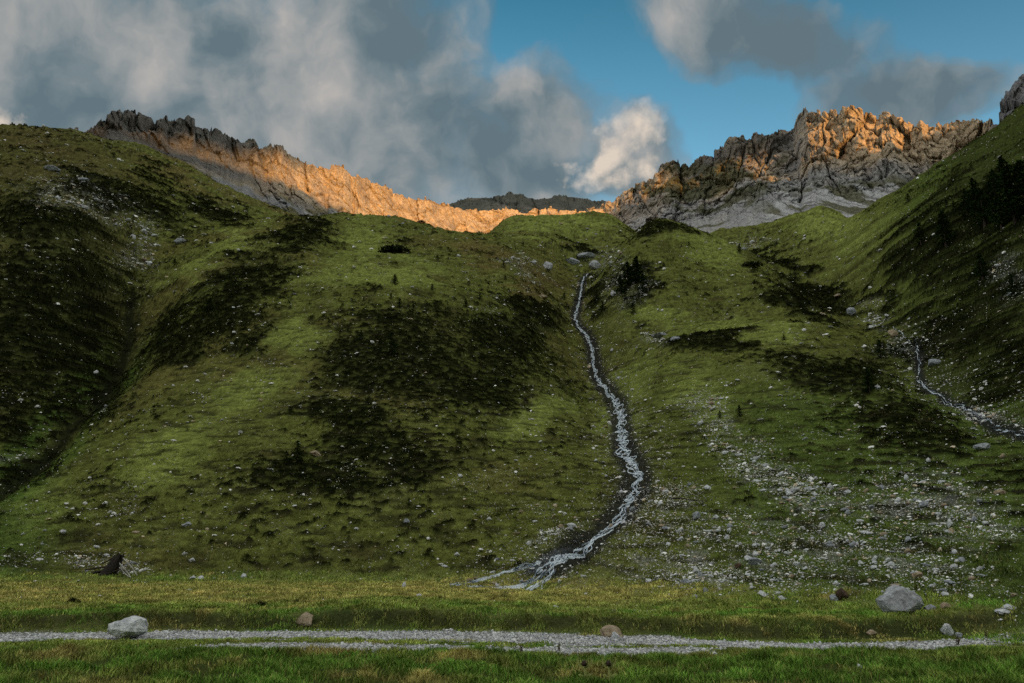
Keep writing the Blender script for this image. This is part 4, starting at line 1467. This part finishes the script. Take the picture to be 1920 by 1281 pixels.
NB = 480000
lr_ = rs.uniform(math.log(10.5), math.log(62), NB * 2)
th_ = rs.uniform(-0.68, 0.68, NB * 2)
bx, by = np.exp(lr_) * np.sin(th_), np.exp(lr_) * np.cos(th_)
tus = 1.2 * fbm2(bx / 0.42, by / 0.40, 2, 1401) + 0.7 * fbm2(bx / 1.5, by / 1.2, 2, 1411)
keep = (road_mask(bx, by) < 0.35 + 0.3 * rs.rand(NB * 2)) & (rs.rand(NB * 2) < np.clip(np.where(by < NEAR_Y(bx) - 0.9, 0.30, 0.6) + 1.1 * tus, 0.06, 1))
bz = ground_z(bx, by)
onslope = bz - meadow_z(bx, by) > 0.35
keep &= ~onslope | (rs.rand(NB * 2) < 0.45)
bx, by, tus, onslope = bx[keep][:NB], by[keep][:NB], tus[keep][:NB], onslope[keep][:NB]
br = np.hypot(bx, by)
n1 = fbm2(bx / 2.4, by / 1.4, 3, 1421)
n2 = fbm2(bx / 6, by / 3, 3, 1431)
bc = np.empty((len(bx), 3))
bc[:] = (0.125, 0.165, 0.036)
bc = lerp(bc, (0.080, 0.170, 0.026), sstep(0.0, 0.35, n1 + 0.25 * sstep(17, 16, by)) * 0.8)
bc = lerp(bc, (0.27, 0.225, 0.080), sstep(0.05, 0.4, -n1 - 0.1 + 0.2 * n2) * 0.75)
yel = sstep(23.5, 27, by + 3.0 * fbm2(bx / 5, by / 3, 3, 341)) * sstep(9, -1, bx - 4 - 3 * n2) * sstep(39, 34, by)
bc = lerp(bc, (0.36, 0.285, 0.105), yel * np.clip(0.40 + 1.1 * n1, 0, 0.9) * (~onslope))
bd = by - ROAD_Y(bx)
bc = lerp(bc, (0.040, 0.036, 0.015), np.exp(-((bd - 1.5) / 0.40) ** 2) * 0.6)  # blades on the bank carry its painted undercut shade
ga = np.array(alb.reshape(-1, 3))[np.clip(np.searchsorted(_rs, br), 0, len(_rs) - 1) * len(_ths) + np.clip(np.searchsorted(_ths, np.arctan2(bx, by)), 0, len(_ths) - 1)]
bc = np.where(onslope[:, None], ga * 1.15, bc)
dead = rs.rand(len(bx)) < 0.12
bc[dead] = bc[dead] * 0.5 + np.array((0.14, 0.115, 0.045))
pat = fbm2(bx / 0.8, by / 0.6, 3, 1441)
bc = bc * np.exp(1.1 * np.where(onslope, 0, 1) * pat)[:, None]
bc = bc * rs.uniform(0.6, 1.45, (len(bx), 1)) * np.where(onslope, 1.05, np.where(by < NEAR_Y(bx), 1.5, 1.95))[:, None]
bh = (0.045 + 0.085 * np.clip(tus + 0.35, 0, 1.3) + 0.03 * rs.rand(len(bx))) * np.where(by < NEAR_Y(bx) - 0.9, 1.25, 1.0) * np.where((bd < 1.2) & (by > NEAR_Y(bx) - 0.5), 0.55, 1) * np.where(onslope, 0.85, 1)
v_, f_, c_ = blades(bx, by, bh, 0.0022 + 0.00046 * br, bc, 31)
tag(mesh_np('grass', v_, f_, M_LEAF, c_, smooth=False), kind='stuff')


# ------------------------------------------------------------------ conifers and bushes
def tube(pts, rad, k=6):
    """a tapered tube through points -> verts, quads"""
    pts = np.asarray(pts, float)
    n = len(pts)
    V = []
    for i in range(n):
        t = pts[min(i + 1, n - 1)] - pts[max(i - 1, 0)]
        t = t / (np.linalg.norm(t) + 1e-9)
        up = np.array((0, 0, 1.0)) if abs(t[2]) < 0.9 else np.array((1.0, 0, 0))
        a = np.cross(t, up)
        a /= np.linalg.norm(a)
        b = np.cross(t, a)
        for j in range(k):
            an = 2 * math.pi * j / k
            V.append(pts[i] + rad[i] * (math.cos(an) * a + math.sin(an) * b))
    Fc = [(i * k + j, i * k + (j + 1) % k, (i + 1) * k + (j + 1) % k, (i + 1) * k + j) for i in range(n - 1) for j in range(k)]
    e0, e1 = len(V), len(V) + 1
    V += [pts[0], pts[-1]]
    Fc += [(e0, (j + 1) % k, j, e0) for j in range(0)]
    return np.array(V), np.array(Fc)


def mat_flat(name, c, rough=0.9, scale=8.0):
    return mat_stone(name, tuple(x * 0.55 for x in c), c, tuple(min(1, x * 1.5) for x in c), scale, 0.4)


M_BARK = mat_flat('bark', (0.06, 0.045, 0.035))
M_DEAD = mat_flat('bleached_wood', (0.50, 0.49, 0.47))
M_DARKWOOD = mat_flat('rotten_wood', (0.030, 0.024, 0.020))


def crown_mesh(seed, width, ragged, n_br):
    """needle sprays along drooping boughs, one unit high"""
    rg = np.random.RandomState(seed)
    V, Cc = [], []
    for i in range(n_br):
        f = (i + rg.rand()) / n_br
        z0 = 0.06 + 0.93 * f ** 0.92
        L_ = width * (1 - f) ** 0.75 * rg.uniform(1 - ragged, 1.1) * (0.55 + 0.45 * min(1, f / 0.12)) + 0.015
        a = rg.uniform(0, 2 * math.pi)
        m = max(3, int(3 + 9 * L_ / width))
        for j in range(m):
            s = (j + 0.6) / m
            p = np.array((math.cos(a) * L_ * s, math.sin(a) * L_ * s, z0 + 0.10 * L_ * s - 0.30 * L_ * s * s + 0.10 * L_ * max(0, s - 0.6)))
            p += rg.randn(3) * 0.012
            for _ in range(3):
                d = np.array((math.cos(a), math.sin(a), -0.2)) + rg.randn(3) * 0.8
                d /= np.linalg.norm(d)
                e = np.cross(d, rg.randn(3))
                e /= np.linalg.norm(e)
                l = 0.034 * rg.uniform(0.6, 1.3)
                V += [p - d * l * 0.4, p + e * l * 0.42, p + d * l, p - e * l * 0.42]
                c = np.array((0.014, 0.027, 0.009)) * rg.uniform(0.55, 1.5) + (np.array((0.010, 0.016, 0.002)) if rg.rand() < 0.3 else 0)
                Cc += [c] * 4
    V = np.array(V)
    return V, np.arange(len(V)).reshape(-1, 4), np.array(Cc)


def make_tree(seed, width, ragged, n_br):
    root = empty('pine_tree', (0, 0, 0))
    v, f = tube([(0, 0, -0.06), (0.004, 0.002, 0.3), (0, 0, 0.65), (0, 0, 0.97)], [0.028, 0.022, 0.013, 0.003], 7)
    mesh_np('trunk', v, f, M_BARK, parent=root)
    v, f, c = crown_mesh(seed, width, ragged, n_br)
    mesh_np('crown', v, f, M_NEEDLE, c, smooth=False, parent=root)
    return root


PROTO = [make_tree(1, 0.24, 0.35, 120), make_tree(2, 0.30, 0.45, 130), make_tree(3, 0.40, 0.5, 130), make_tree(4, 0.55, 0.55, 130), make_tree(5, 0.20, 0.3, 110)]
_used = [False] * len(PROTO)


def plant_tree(u, v, hpx, kind, label, group=None, wide=1.0, name='pine_tree', cat='tree'):
    P = ground_hit(u, v)
    h = hpx * px_size(P) * 1.06
    p = PROTO[kind]
    if True:
        root = p.copy()
        C.collection.objects.link(root)
        for ch in p.children:
            c = ch.copy()
            c.parent = root
            C.collection.objects.link(c)
    root.name = name
    root.location = (P.x, P.y, P.z - 0.02 * h)
    root.scale = (h * wide, h * wide, h)
    root.rotation_euler = (0, 0, (u * 0.37) % 6.28)
    tag(root, label, cat, group)
    return root


PLACED = []
RG = 'dark pines on the right hillside'
for a in [
        (1904, 418, 112, 1, 'tallest dark pine by the right edge of the picture, high on the right hillside', RG, 1.3),
        (1926, 402, 104, 1, 'dark pine cut by the right edge, behind the tallest pine', RG, 1.2),
        (1886, 352, 62, 1, 'topmost dark pine of the right hillside group', RG, 1.2),
        (1866, 366, 50, 2, 'broad dark pine just below the topmost one', RG, 1.1),
        (1846, 424, 72, 2, 'broad dark pine at the lower middle of the right hillside group', RG, 1.2),
        (1832, 398, 66, 1, 'dark pine in the middle of the right hillside group', RG, 1.2),
        (1814, 404, 48, 2, 'low dark pine at the left rim of the right hillside group', RG, 1.2),
        (1862, 402, 58, 2, 'dark pine standing left of the tallest pine', RG, 1.2),
        (1878, 430, 60, 2, 'dark pine below and left of the tallest pine', RG, 1.1),
        (1774, 461, 66, 1, 'single slender dark pine left of the right hillside group', RG, 1.2),
        (1727, 460, 42, 2, 'single round dark pine furthest left on the right hillside', RG, 1.1),
        (1843, 526, 50, 2, 'single dark pine below the right hillside group', RG, 1.2),
        (1903, 560, 44, 3, 'broad dark bushy pine at the right edge below the group', RG, 1.0),
        (1703, 379, 17, 3, 'small dark bushy pine high on the smooth right slope', None, 1.0),
        (1790, 396, 20, 2, 'small dark pine just above the slender one', None, 1.1),
        (1776, 392, 14, 3, 'tiny dark pine above the slender one', None, 1.1),
        (1683, 445, 11, 3, 'tiny dark bush at mid height of the smooth right slope', None, 1.1),
        (1631, 738, 44, 2, 'dark pine beside a white stone on the right hill', None, 1.1),
        (1652, 674, 36, 3, 'broad dark pine leaning over the right gully', None, 1.0),
        (1672, 668, 20, 3, 'low dark bush right of the pine over the right gully', None, 1.0),
        (1387, 783, 22, 2, 'small dark pine, right one of the pair on the pale fan', None, 1.1),
        (1350, 786, 15, 3, 'low dark bush, left one of the pair on the pale fan', None, 1.0),
        (1387, 475, 19, 2, 'small dark pine on the right shoulder of the middle hill', None, 1.0),
        (1195, 534, 52, 1, 'tallest dark pine of the clump right of the stream head', 'dark pines right of the stream head', 1.3),
        (1178, 540, 48, 2, 'left tall pine of the clump right of the stream head', 'dark pines right of the stream head', 1.2),
        (1206, 548, 36, 3, 'broad low pine at the right of the clump by the stream head', 'dark pines right of the stream head', 1.0),
        (1164, 552, 34, 2, 'dark pine at the left rim of the clump by the stream head', 'dark pines right of the stream head', 1.2),
        (1172, 566, 24, 3, 'low bushy pine in front of the clump by the stream head', 'dark pines right of the stream head', 1.0),
        (1187, 592, 22, 3, 'dark bush well below the clump by the stream head', None, 1.0),
        (1130, 585, 20, 3, 'dark bush between the stream and the pine clump', None, 1.0),
        (740, 535, 21, 2, 'small dark pine on the bright terrace of the central hill', None, 1.1),
        (810, 546, 13, 2, 'tiny pine right of the one on the bright terrace', None, 1.0),
        (733, 562, 12, 3, 'tiny bushy pine below the one on the bright terrace', None, 1.0),
        (749, 578, 19, 2, 'small dark pine two rows below the bright terrace', None, 1.1),
        (774, 594, 20, 3, 'low dark pine to the right two rows below the terrace', None, 1.0),
        (709, 605, 14, 3, 'low green bush left of the small pines below the terrace', None, 1.0),
        (733, 664, 42, 3, 'broad dark green pine in the heath of the central slope', None, 0.95),
        (676, 642, 22, 3, 'low dark pine left of the broad one in the heath', None, 1.0),
        (556, 866, 38, 3, 'dark bush beside the light rock on the lower central slope', None, 1.0),
        (536, 868, 20, 3, 'low dark bush left of the one by the light rock', None, 1.2),
        (944, 503, 14, 3, 'round dark bush high on the right flank of the central hill', None, 1.0),
        (873, 578, 17, 2, 'small green pine on the right flank of the central hill', None, 1.1),
        (900, 562, 13, 3, 'small bush above the green pine on the flank', None, 1.2),
        (1058, 563, 14, 3, 'small dark bush on the left bank of the upper stream', None, 1.0),
        (946, 630, 15, 3, 'small dark bush in the heath left of the stream', None, 1.0),
        (390, 590, 30, 3, 'dark bush in the heath of the left spur', None, 1.2),
        (327, 500, 12, 3, 'small dark bush at the head of the left gully', None, 1.2),
        (1245, 505, 10, 3, 'tiny dark bush on the middle hill right of the pine clump', None, 1.1),
        (1292, 462, 9, 3, 'tiny dark bush high on the middle hill', None, 1.1),
        (1470, 640, 12, 3, 'tiny dark bush on the bright band of the middle hill', None, 1.1),
        (767, 949, 14, 3, 'low round dark bush alone on the lower central slope', None, 1.15)]:
    plant_tree(*a)


def dome_bush(u, v, wpx, hpx, label, seed):
    P = ground_hit(u, v)
    s = px_size(P)
    rg = np.random.RandomState(seed)
    n = 900
    d = rg.randn(n, 3)
    d[:, 2] = np.abs(d[:, 2])
    d /= np.linalg.norm(d, axis=1)[:, None]
    q = rg.uniform(0.5, 1.05, (n, 1)) * (1 + 0.25 * gn3(d[:, 0] * 2 + seed, d[:, 1] * 2, d[:, 2] * 2, seed))[:, None]
    p = d * q * np.array((wpx * s / 2, wpx * s / 3, hpx * s))
    p[:, 2] = np.maximum(p[:, 2], -0.02)
    l = 0.045 * wpx * s * rg.uniform(0.5, 1.3, (n, 1))
    a = rg.randn(n, 3)
    a /= np.linalg.norm(a, axis=1)[:, None]
    b = np.cross(a, rg.randn(n, 3))
    b /= np.linalg.norm(b, axis=1)[:, None]
    V = np.stack([p - a * l, p + b * l * 0.5, p + a * l, p - b * l * 0.5], 1).reshape(-1, 3)
    c = np.repeat(np.array((0.016, 0.022, 0.009)) * rg.uniform(0.5, 1.7, (n, 1)), 4, 0)
    o = mesh_np('juniper_bush', V, np.arange(4 * n).reshape(-1, 4), M_NEEDLE, c, smooth=False)
    o.location = P
    tag(o, label, 'bush')


for p_ in PROTO:
    for c_h in list(p_.children):
        bpy.data.objects.remove(c_h)
    bpy.data.objects.remove(p_)


dome_bush(740, 474, 62, 11, 'long low dark bush on the upper central hill', 3)
dome_bush(790, 419, 16, 6, 'tiny dark bush on the skyline of the central hill', 4)
dome_bush(1410, 502, 40, 9, 'low dark bush on the right shoulder of the middle hill', 6)
dome_bush(490, 1141, 26, 13, 'dark tussock of heather on the dry meadow at left', 7)
dome_bush(556, 1133, 14, 9, 'small dark tussock behind the tan stone', 8)
dome_bush(137, 1133, 28, 10, 'low dark tussock above the pale bluish-white boulder', 9)
dome_bush(825, 1126, 14, 9, 'dark tussock on the dry meadow near the stream mouth', 10)
dome_bush(764, 1127, 12, 6, 'tiny dark tussock in front of the dark hollow', 11)


# ------------------------------------------------------------------ dead wood
def local(P, s, pts, base):
    """points given as photo offsets in pixels from a foot point, depth in pixels too -> local metres"""
    return [((u - base[0]) * s, d * s, (base[1] - v) * s) for u, v, d in pts]


def stump():
    base = (222, 1080)
    P = ground_hit(*base)
    s = px_size(P)
    root = empty('tree_stump', P)
    tag(root, 'dark uprooted stump with bleached branches propped against it, foot of the left slope', 'dead wood')
    rg = np.random.RandomState(4)
    v, f = tube(local(P, s, [(196, 1086, 4), (204, 1070, 6), (213, 1056, 6), (220, 1043, 5)], base), [15 * s, 13 * s, 9.5 * s, 5.5 * s], 12)
    v = v + 1.6 * s * rg.randn(len(v), 3)
    mesh_np('stump_body', v, f, M_DARKWOOD, parent=root)
    for pts, w_, m_ in (([(217, 1054, 2), (226, 1063, 0), (238, 1073, -3), (249, 1083, -8)], 1.1, M_DEAD), ([(222, 1066, 0), (232, 1074, -3), (241, 1080, -6), (250, 1084, -9)], 0.9, M_DEAD),
                        ([(226, 1049, 2), (236, 1057, 0), (249, 1068, -3), (252, 1072, -4), (261, 1080, -8)], 1.1, M_DEAD), ([(210, 1046, 4), (198, 1054, 2), (186, 1060, 0)], 1.6, M_BARK),
                        ([(226, 1041, 2), (224, 1048, 2), (228, 1054, 0)], 1.3, M_BARK),
                        ([(158, 1080, -4), (185, 1074, -2), (215, 1066, 0)], 2.2, M_DARKWOOD), ([(160, 1070, -2), (180, 1067, -2), (205, 1064, 0)], 1.7, M_BARK), ([(200, 1080, -6), (215, 1073, -5), (228, 1068, -4)], 1.2, M_BARK)):
        q = smooth_path(local(P, s, pts, base), 14)
        v, f = tube(q, np.linspace(1, 0.55, 14) * 1.3 * w_ * s * (1 + 0.2 * rg.randn(14)), 6)
        mesh_np('branch', v, f, m_, parent=root)


def fallen_tree():
    base = (1310, 946)
    P = ground_hit(*base)
    s = px_size(P)
    root = empty('fallen_tree', P)
    tag(root, 'small fallen dead tree with curved bare branches, right of the stream bend', 'dead tree')
    rg = np.random.RandomState(8)
    tr = smooth_path(local(P, s, [(1258, 938, -2), (1275, 937, -2), (1300, 941, -3), (1330, 943, -4), (1352, 943, -5), (1372, 947, -6)], base), 30)
    v, f = tube(tr, np.linspace(1.5, 0.4, 30) * s, 7)
    mesh_np('trunk', v, f, M_DARKWOOD, parent=root)
    v, f = tube(smooth_path(local(P, s, [(1272, 934, 0), (1276, 928, 0), (1279, 921, 0)], base), 8), np.linspace(1.0, 0.5, 8) * s, 6)
    mesh_np('branch', v, f, M_DEAD, parent=root)
    for k, (u0, du, dv) in enumerate([(1288, 3, 12), (1298, 4, 12), (1305, -3, -11), (1306, 2, 13), (1311, 4, 13), (1316, -2, -12), (1318, 6, 12), (1324, -6, -10), (1325, 8, 10), (1330, 6, -9), (1328, 9, 7), (1338, 5, -7), (1338, 9, 8), (1345, 8, 6), (1350, 8, -5), (1356, 8, 4), (1276, -4, 12), (1292, 7, 10)]):
        i = int(np.argmin(np.abs(tr[:, 0] - (u0 - base[0]) * s)))
        o = tr[i]
        e = np.array((du * s, (-5 + 4 * rg.rand()) * s, -dv * s))
        bend = np.array((-0.5 * dv * s * 0.5 * (1 if dv < 0 else -1), -3 * s, 0))
        q = smooth_path([o, o + e * 0.35 + bend * 0.8, o + e * 0.7 + bend * 0.9, o + e], 12)
        v, f = tube(q, np.linspace(0.55, 0.28, 12) * s, 5)
        mesh_np('branch', v, f, M_DEAD, parent=root)


stump()
fallen_tree()


# ------------------------------------------------------------------ single plants on the valley floor
def mat_plain(name, c):
    return mat_stone(name, tuple(x * 0.7 for x in c), c, tuple(x * 1.3 for x in c), 20.0, 0.2)


M_THLEAF = mat_plain('pale_leaf', (0.36, 0.39, 0.13))
M_THHEAD = mat_plain('seed_head', (0.040, 0.028, 0.020))
M_WEED = mat_plain('dry_stalk', (0.085, 0.055, 0.034))
M_YSTALK = mat_plain('yellow_stalk', (0.22, 0.21, 0.05))


def leaf_strip(path, wd):
    path = np.asarray(path)
    n = len(path)
    w_ = wd * np.sin(np.linspace(0.25, math.pi, n)) ** 0.8
    side = np.cross(np.gradient(path, axis=0), (0.2, -1.0, 0.3))
    side /= np.linalg.norm(side, axis=1)[:, None] + 1e-9
    mid = path - np.array((0, 0.15 * wd, 0))
    V = np.concatenate([path - side * w_[:, None], mid, path + side * w_[:, None]])
    i = np.arange(n - 1)
    Fc = np.concatenate([np.stack([a * n + i, a * n + i + 1, (a + 1) * n + i + 1, (a + 1) * n + i], -1) for a in (0, 1)])
    return V, Fc


def thistle(u, v, hpx, label, seed):
    P = ground_hit(u, v)
    s = px_size(P)
    h = hpx * s
    rg = np.random.RandomState(seed)
    root = empty('thistle', P)
    tag(root, label, 'thistle', None)
    q = smooth_path([(0, 0, -0.03), (0.01, 0, 0.3 * h), (-0.005, 0, 0.62 * h), (0, 0, 0.72 * h)], 10)
    v_, f_ = tube(q, np.linspace(0.022, 0.014, 10) * h / 0.4, 7)
    mesh_np('stem', v_, f_, M_THLEAF, parent=root)
    vv, ff = ico(3)
    k = 1 + 0.18 * gn3(vv[:, 0] * 5, vv[:, 1] * 5, vv[:, 2] * 5, seed)
    vv = vv * k[:, None] * np.array((0.14, 0.14, 0.12)) * h + np.array((0, 0, 0.80 * h))
    mesh_np('flower_head', vv, ff, M_THHEAD, parent=root)
    for a, l, up in ((0.2, 0.30, 0.36), (2.9, 0.30, 0.40), (0.5, 0.34, 0.05), (3.6, 0.30, 0.02), (5.0, 0.24, 0.2), (1.6, 0.22, 0.25)):
        d = np.array((math.cos(a), 0.5 * math.sin(a), 0))
        z0 = (0.60 if up > 0.1 else 0.25) * h
        pth = smooth_path([np.array((0, 0, z0)), d * l * 0.6 * h + (0, 0, z0 + 0.10 * h), d * l * 0.95 * h + (0, 0, z0 + 0.5 * up * h + 0.1 * h), d * l * 0.85 * h + (0, 0, z0 + up * h + 0.12 * h)], 12)
        v_, f_ = leaf_strip(pth, 0.042 * h)
        mesh_np('leaf', v_, f_, M_THLEAF, parent=root)


def weed(u, v, hpx, label, mat, seed, n=5, spread=0.35, name='dry_weed', cat='weed'):
    P = ground_hit(u, v)
    s = px_size(P)
    h = hpx * s
    rg = np.random.RandomState(seed)
    parts = []
    for k in range(n):
        a, l = rg.uniform(0, 6.28), rg.uniform(0.6, 1.0) * h
        t = rg.uniform(0, spread) if n > 1 else 0.05
        tip = np.array((math.cos(a) * t * l, math.sin(a) * t * l, l))
        st = np.array((rg.randn() * 0.02, rg.randn() * 0.02, -0.02))
        q = smooth_path([st, st + tip * 0.5 * np.array((0.6, 0.6, 1)), tip], 8)
        parts.append(tube(q, np.linspace(0.005, 0.003, 8), 5))
        for j in range(7):
            f = rg.uniform(0.35, 1.0)
            p = q[min(7, int(f * 7))]
            d = rg.randn(3) * (1, 1, 0.6)
            d /= np.linalg.norm(d)
            parts.append(tube([p, p + d * 0.05 * h, p + d * 0.10 * h], [0.006, 0.008, 0.003], 5))
    v_, f_ = join(parts)
    o = mesh_np(name, v_, f_, mat)
    o.location = P
    tag(o, label, cat)


thistle(1097, 1283, 45, 'pale thistle with a dark tilted seed head, left one at the bottom edge', 1)
thistle(1143, 1284, 46, 'pale thistle with a ragged brown seed head, right one at the bottom edge', 2)
weed(1194, 1279, 30, 'thin dark dead stalk right of the two thistles', M_WEED, 3, 1)
weed(1232, 1283, 18, 'short dark dead stalk at the bottom edge, right of the taller stalk', M_WEED, 4, 1)
weed(978, 1229, 20, 'dark reddish dry weed at the near edge of the track', M_WEED, 5, 9, 0.9)
weed(1796, 1212, 22, 'reddish low weed beside the track below the rounded pale stone', M_WEED, 6, 8, 0.7)
weed(1726, 1181, 22, 'single yellow stalk on the bank below the large dark boulder', M_YSTALK, 7, 1)
weed(75, 1181, 15, 'thin yellow-green stalk on the bank left of the pale boulder', M_YSTALK, 8, 2)
weed(655, 1240, 28, 'yellowing dock plant in the foreground grass', M_YSTALK, 9, 6, 0.6)
weed(1436, 1226, 14, 'small dark dry weed on the near side of the track', M_WEED, 10, 3)
weed(1850, 1197, 14, 'row of thin dark stems along the track at right', M_WEED, 11, 8, 0.2)
weed(1048, 1222, 18, 'dark upright weed between the wheel lines', M_WEED, 12, 4)
